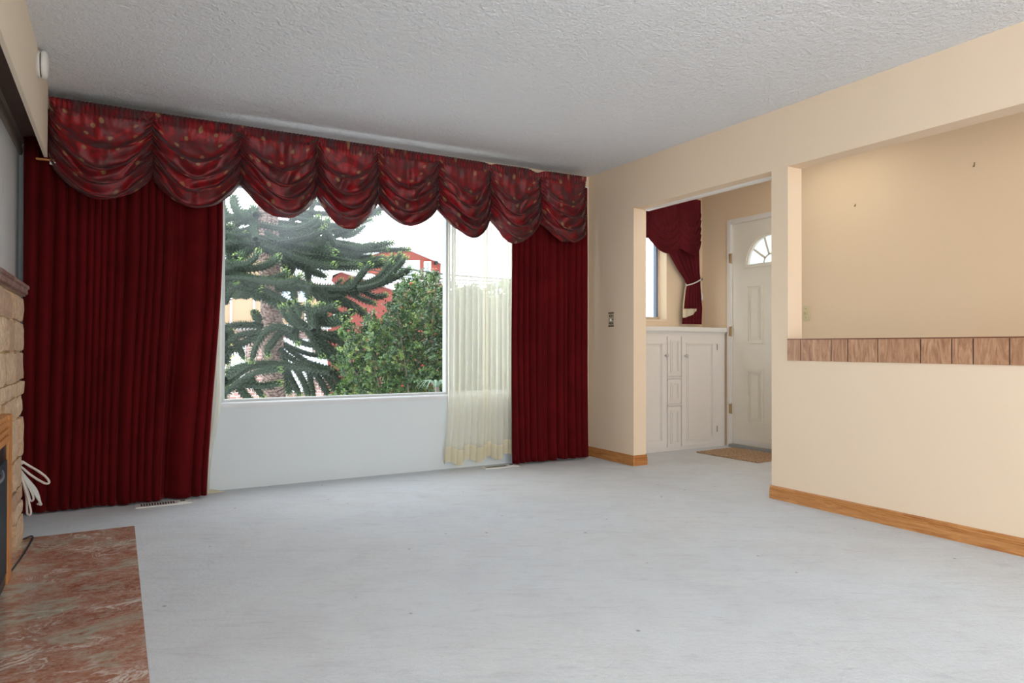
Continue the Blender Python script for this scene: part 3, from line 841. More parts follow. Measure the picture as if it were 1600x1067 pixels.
for zz in (za+.025, zb-.025):
    bm = bmesh.new(); lathe(bm, [(.003, -.008), (.003, -.006)], (XH, (ya+yb)/2, zz), 'X', 8)
    link('screw', bm, bz, t)
for (px, py, s_, lb) in ((1523, 258, .6, 'small bent metal picture hook high on the hall wall, right of the other'), (1337, 321, .35, 'tiny metal picture nail on the hall wall, left of the larger hook')):
    y_, z_ = YH(px, py)
    bm = bmesh.new(); tube(bm, [(XH, y_, z_+.03*s_), (XH-.006, y_, z_+.028*s_), (XH-.005, y_, z_-.01*s_), (XH-.012, y_, z_-.022*s_), (XH-.02, y_, z_-.012*s_)], .0025, 6)
    tag(link('picture_hook', bm, plain('hook_metal', srgb(120, 96, 60), .4, .6)), lb, 'wall hook')
# plaster chips on the doorway corner
# smoke alarm on the beam
t = thing('smoke_alarm', (BX1, 4.05, 2.31), 'round white smoke alarm on the beige beam just below the ceiling', 'smoke alarm')
ac = (BX1, 4.06, 2.325)
bm = bmesh.new(); lathe(bm, [(.062, 0), (.064, .010), (.062, .013)], ac, 'X', 32); link('base', bm, M['white'], t, True)
bm = bmesh.new(); lathe(bm, [(.055, .013), (.055, .018)], ac, 'X', 32); link('sensor_gap', bm, M['dark'], t)
bm = bmesh.new(); lathe(bm, [(.065, .018), (.067, .026), (.066, .036), (.055, .043), (.028, .046), (.004, .047)], ac, 'X', 32); link('cover', bm, M['white'], t, True)

# ------------------------------------------------------------------ fireplace
SX, SE = -.405, 4.100          # stone face plane, end of the breast
fp = thing('fireplace', (-.45, 3.0, 0), 'tan ledgestone fireplace with a dark marble mantel shelf at the left edge', 'fireplace')
bm = box(XL+.001, SX-.005, 1.7, SE-.01, 0, 1.19); link('mortar_core', bm, M['mortar'], fp)
random.seed(5)
bm = bmesh.new(); tone = bm.verts.layers.float.new('tone')
def rock(y0, y1, z0, z1, x0, x1, tv, end=False):
    nold = len(bm.verts)
    vs = bx(bm, x0, x1, y0, y1, z0, z1)
    es = list({e for v in vs for e in v.link_edges})
    r = bmesh.ops.subdivide_edges(bm, edges=es, cuts=3, use_grid_fill=True)
    bm.verts.ensure_lookup_table(); allv = bm.verts[nold:]
    cx, cy_, cz = (x0+x1)/2, (y0+y1)/2, (z0+z1)/2
    for v in allv:
        v[tone] = tv
        dy, dz = abs(v.co.y-cy_)/((y1-y0)/2), abs(v.co.z-cz)/((z1-z0)/2)
        k_ = max(dy, dz)
        n_ = noise.noise(v.co*14)
        if v.co.x > cx: v.co.x += .008*n_-.006*k_**8
        v.co.y += .008*noise.noise(v.co*19+Vector((5, 0, 0)))
        v.co.z += .006*noise.noise(v.co*17+Vector((0, 9, 0)))
        if dy > .9 and dz > .9: v.co.y -= (v.co.y-cy_)*.06; v.co.z -= (v.co.z-cz)*.08
z = .004
while z < 1.17:
    h = min(random.choice((.07, .10, .14, .19)), 1.185-z)
    if 1.185-z-h < .05: h = 1.185-z
    y = SE
    first = True
    while y > 1.72:
        L = random.uniform(.13, .34)
        y0_ = max(y-L, 1.7)
        inside = (z < .70 and y0_ < 3.46 and y > 2.3)
        if inside and y > 3.48: y0_ = 3.47; inside = False
        elif inside: y = y0_; first = False; continue
        rock(y0_+.004, y-.004+(random.uniform(-.02, .018) if first else 0), z+.004, z+h-.004, XL+.01, SX+random.uniform(.004, .020), random.random())
        y = y0_; first = False
    z += h
link('stone_face', bm, M['stone'], fp, False)
bm = bmesh.new(); bx(bm, XL, -.384, 1.65, 4.145, 1.20, 1.243); bx(bm, XL, -.391, 1.65, 4.137, 1.192, 1.20); bx(bm, XL, -.378, 1.65, 4.15, 1.226, 1.246)
link('mantel_shelf', bm, M['mantel'], fp, bevel=.003)
# oak surround of the insert
ins = bmesh.new()
fy1_, fy0_, fzt = 3.445, 2.30, .675
bm = bmesh.new()
bx(bm, -.42, -.368, fy1_-.10, fy1_, .012, fzt); bx(bm, -.42, -.368, fy0_, fy0_+.05, .012, fzt)
bx(bm, -.42, -.372, fy0_+.05, fy1_-.10, fzt-.11, fzt)
for k_ in range(3): bx(bm, -.372, -.364, fy0_+.05, fy1_-.10, fzt-.035-.028*k_, fzt-.018-.028*k_)
link('oak_surround', bm, M['oak_v'], fp, bevel=.002)
blk = plain('black_metal', srgb(34, 38, 42), .35, .5)
bm = bmesh.new(); bx(bm, -.44, -.376, fy0_+.05, fy1_-.10, .012, fzt-.11)
fbx = link('firebox', bm, blk, fp)
bm = bmesh.new(); bx(bm, -.376, -.371, fy0_+.07, fy1_-.12, .06, fzt-.17); link('firebox_door', bm, plain('smoked_glass', srgb(40, 50, 58), .5, spec=.2), fp)
bm = bmesh.new(); tube(bm, smooth_path([(-.385, 3.20, .49), (-.37, 3.18, .47), (-.365, 3.1, .46), (-.375, 3.0, .46)], 5), .008, 8)
link('handle', bm, M['alu'], fp, True)
# marble hearth
tag(link('hearth_slab', box(XL+.001, .084, 1.45, 4.104, .0005, .012), M['marble'], bevel=.002), 'mottled red and green polished marble hearth slab set in the carpet', 'hearth')
# cords
rope = plain('white_rope', srgb(214, 206, 200), .7); rope2 = plain('grey_white_cable', srgb(206, 208, 204), .5)
CYY = 4.14
q = lambda px, py, Y=CYY: atY(px, py, Y)
t = thing('cord_bundle', (-.4, CYY, .6), 'knotted bundle of white cords hanging from the stone fireplace end', 'cord')
bm = bmesh.new(); tube(bm, smooth_path([q(29, 726), q(33, 722), q(37, 722.5), q(46, 728), q(58, 735), q(68, 742), q(75, 749), q(76.5, 754), q(72, 755.5), q(62, 751), q(48, 742), q(36, 732), q(29, 727)], 6), .0055, 8)
link('loop', bm, rope, t, True)
bm = bmesh.new(); tube(bm, smooth_path([q(28, 716, 4.11), q(31, 721), q(36, 722), q(33, 724), q(29, 722, 4.12)], 5), .007, 8)
link('knot', bm, rope, t, True)
for (pp, m_, rr) in (([(26, 726), (34, 750), (41, 775), (42, 795), (43, 803), (47, 804), (48, 798), (44, 780), (37, 755), (30, 738)], rope, .005),
                     ([(27, 727), (36, 748), (44, 770), (47, 781), (51, 782), (52, 776), (46, 762), (38, 748), (30, 733)], rope2, .005)):
    bm = bmesh.new(); tube(bm, smooth_path([q(a, b, CYY-.004*i_) for i_, (a, b) in enumerate(pp)], 5), rr, 8)
    link('loop', bm, m_, t, True)
for k_ in range(3):
    bm = bmesh.new(); tube(bm, smooth_path([q(27, 728, CYY+.012*k_), q(38+k_, 745, CYY+.012*k_), q(52+k_*2, 768-2*k_, CYY+.012*k_), q(64-k_, 787-2*k_, CYY+.012*k_), q(62-2*k_, 788, CYY+.012*k_)], 5), .005, 8)
    link('strand', bm, rope2, t, True)
fl = lambda px, py, z=.016: (lambda d_: Vector((0, 0, CH))+d_*((z-CH)/d_.z))(ray(px, py))
bm = bmesh.new(); tube(bm, smooth_path([fl(31, 845), fl(40, 840.5), fl(50, 837.5), fl(50, 843), fl(43, 855), fl(32, 872), fl(22, 886), fl(16, 893)], 6), .004, 8)
tag(link('power_cable', bm, plain('black_cable', srgb(40, 40, 42), .4), None, True), 'thin black cable lying on the hearth along the foot of the stone', 'cable')
#EXTERIOR
# ------------------------------------------------------------------ outdoors
struct(link('ground', box(-30, 45, YF+.4, 60, -2.2, -1.6), plain('snowy_ground', srgb(196, 198, 200), .9, var=.12, vscale=.6)))
def leafmat(name, stops, rough=.5, attr=True, trans=0):
    k = NT(name)
    at = k.n('ShaderNodeAttribute', attribute_name='tone')
    k.col(k.ramp(at.outputs['Fac'], stops)); k.set(Roughness=rough); return k.m
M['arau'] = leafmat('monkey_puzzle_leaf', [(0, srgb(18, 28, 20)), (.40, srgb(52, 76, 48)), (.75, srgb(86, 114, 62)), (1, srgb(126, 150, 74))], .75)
M['holly'] = leafmat('holly_leaf', [(0, srgb(34, 60, 36)), (.5, srgb(66, 98, 48)), (.8, srgb(104, 130, 62)), (1, srgb(160, 176, 100))], .16)
def from_data(name, V, F, T, mat, parent, smooth=False):
    me = bpy.data.meshes.new(name); me.from_pydata(V, [], F)
    a = me.attributes.new('tone', 'FLOAT', 'POINT'); a.data.foreach_set('value', T)
    me.materials.append(mat); me.update()
    if smooth: me.polygons.foreach_set('use_smooth', [True]*len(me.polygons))
    o = bpy.data.objects.new(name, me); C.objects.link(o)
    if parent: o.parent = parent; o.matrix_parent_inverse = Matrix.Translation(-parent.location)
    return o
rl = random.Random(99)
def shoot(V, F, T, pts, rad=.052, tip=True, dens=.8):
    P = smooth_path(pts, 7)
    # resample by length
    L = [0]
    for a, b in zip(P, P[1:]): L.append(L[-1]+(b-a).length)
    tot = L[-1]
    if tot < .05: return
    def ev(s):
        s = max(0, min(tot, s)); i = 0
        while i < len(L)-2 and L[i+1] < s: i += 1
        t = (s-L[i])/max(1e-6, L[i+1]-L[i]); return P[i].lerp(P[i+1], t), (P[i+1]-P[i]).normalized()
    nr = max(3, int(tot/.05)); seg = 6; b0 = len(V)
    nrm = None
    for i in range(nr+1):
        c, t = ev(tot*i/nr)
        if nrm is None: nrm = t.orthogonal().normalized()
        nrm = (nrm-t*nrm.dot(t)).normalized(); bn = t.cross(nrm)
        rr = rad*.60*(1-.6*max(0, (i/nr-.9)/.1))
        for k in range(seg):
            V.append(c+(nrm*math.cos(2*PI*k/seg)+bn*math.sin(2*PI*k/seg))*rr); T.append(.10)
    for i in range(nr):
        for k in range(seg):
            F.append((b0+i*seg+k, b0+i*seg+(k+1) % seg, b0+(i+1)*seg+(k+1) % seg, b0+(i+1)*seg+k))
    step = .0030/dens; s = 0; ang = rl.random()*6
    nrm = None
    while s < tot:
        c, t = ev(s)
        if nrm is None: nrm = t.orthogonal().normalized()
        nrm = (nrm-t*nrm.dot(t)).normalized(); bn = t.cross(nrm)
        ang += 2.39996
        o = nrm*math.cos(ang)+bn*math.sin(ang)
        f = s/tot; endf = max(0, 1-(tot-s)/.07) if tip else 0
        R_ = rad*(1-.35*endf)*rl.uniform(.88, 1.1)
        side = t.cross(o)
        base = c+o*rad*.55
        tipv = c+o*R_*(1.18-.62*endf)+t*(.016+.025*endf)
        w_ = side*.010
        tone = .26+.2*f+.12*(o.z)+rl.uniform(-.08, .08)+(.55*endf if tip else 0)  # upward leaves toned lighter: light from above put into the colour
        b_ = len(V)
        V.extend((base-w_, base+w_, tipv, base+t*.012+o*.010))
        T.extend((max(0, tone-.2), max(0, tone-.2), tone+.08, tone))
        F.append((b_, b_+1, b_+3)); F.append((b_, b_+3, b_+2)); F.append((b_+1, b_+2, b_+3))
        s += step
K5 = 2.884
def c5(x, y, D): return atD(330+x/K5, 280+y/K5, D)
TD = 7.7
tree = thing('monkey_puzzle_tree', tuple(atD(424, 620, TD).xy)+(-1.6,), 'tall monkey puzzle tree with spiky dark green ropes of leaves outside the window', 'tree')
# trunk
bot = atD(430, 660, TD); topp = atD(416, 250, TD); dvec = (topp-bot)/(topp.z-bot.z)
bm = bmesh.new()
zz = [-1.62+.02*i for i in range(0, 400)]
rings = []
for i, z in enumerate(zz):
    c_ = bot+dvec*(z-bot.z); rr = .128-.010*(z-bot.z)
    ring = []
    for k in range(40):
        a = 2*PI*k/40
        br = (i//2+ (k//2) % 2) % 2
        r_ = max(.03, rr)+.006*((i+3*((k//3) % 2)) % 4 == 0)*-1+.004*noise.noise(Vector((k*.6, i*.5, 0)))
        ring.append(bm.verts.new(c_+Vector((math.cos(a)*r_, math.sin(a)*r_, 0))))
    rings.append(ring)
for i in range(len(rings)-1):
    for k in range(40): bm.faces.new((rings[i][k], rings[i][(k+1) % 40], rings[i+1][(k+1) % 40], rings[i+1][k]))
k = NT('scaly_bark'); c = k.coord(scale=(1, 1, 1))
v = k.n('ShaderNodeTexVoronoi', feature='F1'); v.inputs['Scale'].default_value = 34; k.l(k.coord(scale=(.8, .8, 1.6)), v.inputs['Vector'])
k.col(k.ramp(v.outputs['Distance'], [(0, srgb(150, 128, 118)), (.5, srgb(116, 96, 88)), (.8, srgb(62, 50, 46))])); k.set(Roughness=.9); k.bump(v.outputs['Distance'], 1, -.02)
link('trunk', bm, k.m, tree, False)
def branch(strokes, D0=7.0, dD=.5, rad=.052, tip=True):
    V, F, T = [], [], []
    for st in strokes:
        pts = st if isinstance(st, list) else st
        n_ = len(pts); da = rl.uniform(-dD, dD); db = rl.uniform(-dD, dD)
        P3 = [c5(x, y, D0+da+(db-da)*i/max(1, n_-1)) for i, (x, y) in enumerate(pts)]
        shoot(V, F, T, P3, rad*rl.uniform(.9, 1.08), tip)
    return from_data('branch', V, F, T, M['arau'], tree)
# traced long shoots (each list: one shoot from the stem side to its tip)
branch([[(20, 375), (95, 385), (170, 378), (200, 350), (214, 322)], [(20, 395), (100, 405), (220, 398), (280, 372), (308, 345)],
        [(20, 430), (110, 425), (200, 448), (290, 450), (343, 413)], [(10, 445), (130, 440), (250, 462), (360, 465), (408, 430)],
        [(0, 410), (60, 400), (110, 390), (140, 370)], [(10, 460), (60, 470), (110, 462)]], 6.5, .2)
branch([[(90, 430), (150, 470), (220, 515), (300, 558), (400, 580)], [(130, 440), (200, 480), (280, 520), (350, 560), (440, 590)],
        [(120, 450), (180, 500), (260, 545), (330, 575)], [(60, 560), (90, 500), (150, 485), (230, 495)], [(0, 560), (50, 545), (75, 500), (130, 478)], [(0, 510), (60, 500), (120, 480)]], 6.9, .25)
branch([[(190, 265), (300, 300), (420, 345), (500, 345), (543, 320)], [(200, 285), (330, 335), (450, 378), (530, 398), (558, 383)],
        [(210, 300), (330, 350), (420, 400), (520, 440)], [(220, 270), (350, 290), (450, 310), (560, 330)]], 7.0, .3, .058)
branch([[(380, 340), (372, 380), (360, 432)], [(430, 375), (434, 420), (440, 472)], [(350, 330), (352, 380), (345, 440)], [(330, 330), (325, 370), (330, 400)]], 7.2, .15)
branch([[(290, 492), (400, 488), (520, 492), (620, 492), (660, 450), (700, 402), (720, 383)], [(500, 488), (530, 525), (585, 518), (613, 495)],
        [(600, 502), (650, 512), (688, 482)], [(375, 482), (372, 520), (378, 552)], [(440, 482), (438, 520), (446, 548)], [(540, 490), (560, 545), (620, 560), (645, 600)]], 6.9, .2, .056)
branch([[(490, 690), (400, 668), (340, 622), (315, 568)], [(485, 680), (415, 655), (372, 612), (354, 560)], [(460, 680), (444, 620), (434, 558)],
        [(465, 680), (462, 610), (470, 572)], [(470, 670), (480, 610), (497, 563)], [(455, 660), (495, 635), (520, 592)], [(470, 600), (520, 585), (572, 563)],
        [(480, 640), (560, 632), (632, 600)], [(470, 640), (540, 645), (600, 628)]], 6.4, .25)
branch([[(370, 685), (300, 665), (245, 688), (203, 750), (182, 822)], [(370, 690), (310, 692), (278, 735), (252, 770), (258, 800)],
        [(380, 560), (400, 600), (380, 640)], [(385, 675), (380, 720), (392, 745)]], 6.6, .12)
branch([[(230, 662), (140, 656), (60, 668), (0, 690)], [(225, 690), (130, 702), (50, 752), (10, 790)], [(225, 705), (140, 740), (70, 790), (40, 850)],
        [(60, 665), (105, 720), (150, 812)], [(60, 700), (62, 760), (72, 832)], [(210, 640), (205, 615), (192, 598)], [(100, 690), (40, 700), (-20, 740)]], 7.0, .3)
branch([[(540, 872), (400, 848), (250, 832), (150, 842), (60, 872)], [(100, 935), (180, 880), (250, 862), (313, 858)], [(60, 962), (130, 926), (230, 932), (313, 917)],
        [(180, 895), (205, 940), (235, 985)], [(120, 930), (150, 970), (190, 1010)], [(60, 900), (40, 950), (60, 1000)], [(150, 845), (90, 880), (40, 940)], [(270, 840), (170, 850), (60, 930)]], 6.7, .3)
branch([[(330, 845), (345, 900), (350, 965)], [(440, 862), (450, 920), (462, 985)], [(500, 862), (540, 920), (580, 985)], [(330, 848), (360, 900), (400, 975)],
        [(300, 838), (400, 850), (500, 862), (600, 878)], [(460, 860), (500, 920), (530, 980)], [(540, 870), (590, 930), (620, 985)], [(380, 850), (420, 920), (440, 990)]], 7.1, .3)
branch([[(310, 730), (420, 818), (500, 850), (560, 862)], [(305, 765), (380, 820), (450, 850), (530, 858)], [(330, 745), (430, 785), (520, 800)], [(340, 700), (420, 740), (520, 760), (560, 790)],
        [(320, 790), (345, 840), (350, 870)]], 7.5, .3, .046)
branch([[(470, 690), (540, 720), (590, 735), (570, 770)], [(460, 700), (520, 750), (570, 790), (610, 830)], [(450, 690), (500, 760), (560, 830)], [(440, 680), (510, 700), (590, 700)],
        [(480, 720), (540, 780), (600, 800)], [(430, 670), (470, 740), (500, 800)]], 6.8, .3)
branch([[(620, 492), (700, 470), (760, 440), (790, 400), (820, 342)], [(640, 492), (740, 470), (800, 425), (856, 335)], [(660, 495), (760, 470), (830, 405), (878, 352)],
        [(700, 490), (780, 465), (850, 432), (900, 402)], [(650, 490), (740, 455), (780, 420), (815, 370)]], 6.9, .2)
branch([[(480, 500), (560, 545), (640, 580), (720, 632)], [(540, 500), (600, 540), (680, 590)], [(450, 500), (520, 570), (600, 620)], [(600, 500), (680, 540), (740, 560)],
        [(500, 520), (540, 560), (560, 600)], [(680, 500), (740, 530), (790, 520)]], 7.3, .3, .046)
# upper crown sweeping to the right
ups = []
for i in range(17):
    y0_ = rl.uniform(180, 330); t_ = rl.random()
    ex = rl.uniform(640, 905); ey = 400-(ex-560)*rl.uniform(.25, .52)+rl.uniform(-30, 60)
    sx = rl.uniform(215, 420); sy = 240+rl.uniform(-50, 70)
    mx = (sx+ex)/2; my = (sy+ey)/2+rl.uniform(10, 55)
    ups.append([(sx, sy), ((sx+mx)/2, (sy+my)/2+12), (mx, my), ((mx+ex)/2, (my+ey)/2+14), (ex, ey)])
for i in range(0, 17, 5): branch(ups[i:i+5], 7.9, .8, .044)
ups = []
for i in range(11):
    sx = rl.uniform(215, 330); sy = rl.uniform(60, 250); ex = rl.uniform(380, 850); ey = rl.uniform(40, 240)
    mx = (sx+ex)/2; my = max(sy, ey)+rl.uniform(0, 40)
    ups.append([(sx, sy), (mx, my), ((mx+ex)/2, (my+ey)/2+14), (ex, ey)])
for i in range(0, 11, 6): branch(ups[i:i+6], 8.1, .8, .042)
branch([[(220, 205), (320, 222), (390, 222), (450, 200), (488, 168)], [(470, 330), (498, 290), (520, 235), (528, 178)], [(300, 290), (400, 270), (470, 250), (508, 225)], [(560, 300), (530, 250), (510, 210)]], 6.9, .2)
branch([[(200, 270), (192, 200), (188, 120)], [(200, 160), (150, 165), (112, 130), (100, 75)], [(90, 400), (78, 330), (70, 260), (62, 205)], [(80, 330), (100, 290), (130, 280), (162, 243)],
        [(40, 330), (60, 260), (92, 205)], [(60, 250), (40, 180), (60, 120)], [(210, 280), (150, 300), (100, 320), (50, 330)], [(210, 290), (140, 280), (60, 290), (0, 270)],
        [(200, 250), (120, 260), (40, 240)], [(200, 300), (150, 340), (110, 350)]], 6.8, .35)
lf = []
for i in range(9):
    sy = rl.uniform(130, 330); ex = rl.uniform(-60, 60); ey = sy+rl.uniform(-90, 60)
    lf.append([(218, sy), (150, sy+rl.uniform(-10, 40)), (80, (sy+ey)/2+20), (ex, ey)])
branch(lf[:5], 7.9, .6); branch(lf[5:], 8.0, .6)
# the far side of the tree, whorls of boughs behind the trunk
tc_ = atD(424, 450, TD)
for wz in (-.9, 1.7, 2.5, 3.1):
    for j in range(2):
        V, F, T = [], [], []
        a0 = R(20+70*j)+rl.uniform(-.3, .3)
        for s_ in range(3):
            a = a0+rl.uniform(-.35, .35); ln = rl.uniform(1.0, 1.9)
            o_ = Vector((tc_.x, tc_.y, wz)); dr2 = Vector((math.cos(a), math.sin(a), 0))
            shoot(V, F, T, [o_+dr2*.1, o_+dr2*ln*.4+Vector((0, 0, -.02)), o_+dr2*ln*.75+Vector((0, 0, -.12)), o_+dr2*ln+Vector((0, 0, .08))], .05, True, .7)
        from_data('branch', V, F, T, M['arau'], tree)

# holly bush
hc = atD(640, 560, 6.6)
hol = thing('holly_bush', (hc.x, hc.y, -1.6), 'dense glossy holly bush with small red berries, in front of the red house', 'bush')
def holly_pt():
    while True:
        cx = rl.uniform(505, 800); cy = rl.uniform(425, 660)
        # silhouette of the crown in the view plane, rounded in depth
        top = 432+18*math.sin(cx*.11)+12*math.sin(cx*.045+1)
        if cx < 600: top = 500+(600-cx)*.22*math.sin((600-cx)*.02+.5)+14*math.sin(cx*.16)
        elif cx < 625: top = 500-(cx-600)*2.4
        if cx > 700: top = 460+12*math.sin(cx*.1)
        left = 528+max(0, 540-cy)*.35+10*math.sin(cy*.12)
        if cy < top or cx < left: continue
        dpt = max(-.8, min(.9, rl.gauss(0, .42)))
        return atD(cx, cy, 6.9+dpt), dpt
V, F, T = [], [], []
leafp = [(0, 0), (.18, .30), (.30, .20), (.48, .38), (.62, .22), (.80, .26), (1, 0), (.80, -.26), (.62, -.22), (.48, -.38), (.30, -.20), (.18, -.30)]
centers = [holly_pt() for _ in range(3800)]
for c_, dp in centers:
    ax = Vector((rl.gauss(0, 1), rl.gauss(0, 1), rl.gauss(.5, .8))).normalized()
    tn = rl.uniform(.1, .75) if rl.random() < .8 else rl.uniform(.75, 1)
    ln = rl.uniform(.09, .16)
    for j in range(11):
        f = j/10
        pos = c_+ax*ln*(f-.5)
        o_ = Vector((rl.gauss(0, 1), rl.gauss(0, 1), rl.gauss(.2, 1)))
        o_ = (o_-ax*o_.dot(ax)).normalized(); dl_ = (o_*.9+ax*.5).normalized(); sd_ = dl_.cross(ax).normalized(); up_ = sd_.cross(dl_)
        L_ = rl.uniform(.026, .040); b_ = len(V)
        V.append(pos+dl_*L_*.5+up_*.004); T.append(tn*.8)
        tt = max(0, min(1, tn+rl.uniform(-.15, .15)))
        for (x, y) in leafp:
            V.append(pos+dl_*(L_*x)+sd_*(L_*y)+up_*(L_*(.35*abs(y)+.10*math.sin(x*6)))); T.append(tt)
        n_ = len(leafp)
        for q_ in range(n_): F.append((b_, b_+1+q_, b_+1+(q_+1) % n_))
from_data('foliage', V, F, T, M['holly'], hol)
bm = bmesh.new()
base = Vector((hc.x+.15, hc.y+.1, -1.6))
for j in range(46):
    c_, dp = centers[j*37]
    tube(bm, smooth_path([base+Vector((rl.uniform(-.2, .2), rl.uniform(-.1, .1), 0)), base.lerp(c_, .5)+Vector((rl.uniform(-.1, .1), 0, .15)), c_], 5), [.014-.0010*i for i in range(11)], 5)
link('twigs', bm, plain('holly_bark', srgb(96, 84, 66), .8), hol)
me = None
for j in range(60):
    c_, dp = rl.choice(centers); d_ = Vector((rl.uniform(-.06, .06), -.06, rl.uniform(-.05, .05)))
    if me is None:
        bm = bmesh.new(); bmesh.ops.create_icosphere(bm, subdivisions=2, radius=.011)
        for v in bm.verts: v.co.z *= .92
        o = link('berry', bm, plain('red_berry', srgb(196, 44, 40), .3), None, True); me = o
    else:
        o = me.copy(); C.objects.link(o)
    o.location = c_+d_-hol.location; o.parent = hol
# agave like plant under the holly
ac_ = atD(683, 606, 5.6)
ag = thing('succulent_plant', tuple(ac_), 'pale green rosette plant with arching strap leaves at the lower right corner of the pane', 'plant')
for j in range(11):
    a = 2*PI*j/11+.2; V_ = []
    bm = bmesh.new(); prev = None
    ln = rl.uniform(.12, .19)
    for i in range(8):
        f = i/7; rr = .013*(1-f)**.6+.001
        cpt = ac_+Vector((math.cos(a)*ln*f, math.sin(a)*ln*f, .09*math.sin(f*PI*.85)-.05*f))
        s_ = Vector((-math.sin(a), math.cos(a), 0))*rr
        ring = [bm.verts.new(cpt-s_), bm.verts.new(cpt-Vector((0, 0, .006*(1-f)))), bm.verts.new(cpt+s_), bm.verts.new(cpt+Vector((0, 0, .002)))]
        if prev:
            for q_ in range(4): bm.faces.new((prev[q_], prev[(q_+1) % 4], ring[(q_+1) % 4], ring[q_]))
        prev = ring
    link('leaf', bm, plain('succulent_green', srgb(140, 168, 140), .5), ag, True)
bm = bmesh.new(); tube(bm, [(ac_.x, ac_.y, -1.6), (ac_.x, ac_.y, ac_.z+.01)], .02, 8); link('stem', bm, M['moulding'], ag)
# yellow flowering shrub far left
yc = atD(354, 530, 11)
ys = thing('flowering_shrub', (yc.x, yc.y, -1.6), 'small shrub with yellow blossoms beyond the monkey puzzle tree, at the left of the pane', 'bush')
V, F, T = [], [], []
for j in range(380):
    p = yc+Vector((rl.gauss(-.05, .10), rl.gauss(0, .1), rl.gauss(-.05, .13)))
    d1 = Vector((rl.gauss(0, 1), rl.gauss(0, 1), rl.gauss(0, 1))).normalized(); d2 = d1.orthogonal().normalized(); s_ = .035
    b_ = len(V); V.extend((p-d1*s_, p+d2*s_*.6, p+d1*s_, p-d2*s_*.6)); F.append((b_, b_+1, b_+2, b_+3)); T.extend([rl.random()]*4)
from_data('foliage', V, F, T, leafmat('yellow_blossom', [(0, srgb(90, 110, 60)), (.4, srgb(150, 150, 70)), (.5, srgb(235, 210, 90)), (1, srgb(240, 222, 120))]), ys)
bm = bmesh.new()
for j in range(8): tube(bm, [(yc.x+rl.uniform(-.05, .05), yc.y, -1.6), (yc.x+rl.uniform(-.1, .1), yc.y+rl.uniform(-.1, .1), yc.z)], .01, 5)
link('stems', bm, M['moulding'], ys)

# houses across the street
def poly(bm, pts, Y, dep=.2):
    P = [atY(x, y, Y) for x, y in pts]
    A = [bm.verts.new(p) for p in P]; B = [bm.verts.new(p+Vector((0, dep, 0))) for p in P]
    bm.faces.new(A); bm.faces.new(B[::-1]); n = len(P)
    for i in range(n): bm.faces.new((A[i], B[i], B[(i+1) % n], A[(i+1) % n]))
def pl(name, pts, Y, dep, mat, par, **kw):
    bm = bmesh.new(); poly(bm, pts, Y, dep); return link(name, bm, mat, par, **kw)
peach = plain('peach_stucco', srgb(166, 140, 112), .9, var=.03, vscale=3)
red = plain('red_stucco', srgb(140, 66, 50), .9, var=.1, vscale=3)
wht = plain('house_white', srgb(222, 224, 226), .6)
snow = plain('snowy_roof', srgb(232, 234, 238), .8)
k = NT('pink_brick'); b_ = k.n('ShaderNodeTexBrick'); b_.inputs['Scale'].default_value = 2.2
b_.inputs['Color1'].default_value = srgb(170, 140, 130); b_.inputs['Color2'].default_value = srgb(140, 104, 96); b_.inputs['Mortar'].default_value = srgb(190, 184, 178)
tcn = k.n('ShaderNodeTexCoord'); spn = k.n('ShaderNodeSeparateXYZ'); cbn = k.n('ShaderNodeCombineXYZ'); k.l(tcn.outputs['Object'], spn.inputs[0]); k.l(spn.outputs['X'], cbn.inputs[0]); k.l(spn.outputs['Z'], cbn.inputs[1]); k.l(cbn.outputs[0], b_.inputs['Vector'])
k.col(b_.outputs[0]); k.set(Roughness=.9); brick = k.m
winm = plain('house_window_glass', srgb(150, 162, 172), .15)
Y1 = 24.0
hA = thing('peach_house', tuple(atY(430, 560, Y1).xy)+(-1.6,), 'peach stucco house with white snow-covered roof behind the monkey puzzle trunk', 'house')
pl('wall', [(300, 440), (400, 362), (505, 436), (505, 507), (300, 507)], Y1, 7, peach, hA)
pl('lower_wall', [(300, 507.5), (512, 507.5), (512, 660), (300, 660)], Y1+.05, 6.8, brick, hA)
pl('roof', [(280, 442), (400, 344), (446, 372), (520, 430), (516, 444), (490, 438), (452, 421), (400, 368), (286, 456)], Y1-.7, 8, snow, hA)
pl('eave', [(300, 506), (514, 506), (518, 514), (300, 514)], Y1-.9, .9, plain('grey_eave', srgb(150, 148, 146), .7), hA)
for x in (361, 397, 478): pl('pilaster', [(x-1.6, 440), (x+1.6, 440), (x+1.6, 506), (x-1.6, 506)], Y1-.06, .1, wht, hA)
for (xa, ya_, xb, yb_) in ((438, 454, 456, 474), (468, 452, 478, 470)):
    f_ = pl('window', [(xa-1.5, ya_-1.5), (xb+1.5, ya_-1.5), (xb+1.5, yb_+1.5), (xa-1.5, yb_+1.5)], Y1-.08, .1, wht, hA)
    o = pl('pane', [(xa, ya_), (xb, ya_), (xb, yb_), (xa, yb_)], Y1-.12, .05, winm, f_)
pl('garage_door', [(345, 538), (384, 538), (384, 596), (345, 596)], Y1-.05, .1, wht, hA)
pl('white_porch_wall', [(440, 528), (488, 530), (488, 612), (440, 612)], Y1-.4, .3, wht, hA)
for (xa, ya_, xb, yb_) in ((432, 540, 447, 562), (488, 560, 510, 590)):
    f_ = pl('window', [(xa-1.5, ya_-1.5), (xb+1.5, ya_-1.5), (xb+1.5, yb_+1.5), (xa-1.5, yb_+1.5)], Y1-.5, .1, wht, hA)
    pl('pane', [(xa, ya_), (xb, ya_), (xb, yb_), (xa, yb_)], Y1-.55, .04, winm, f_)
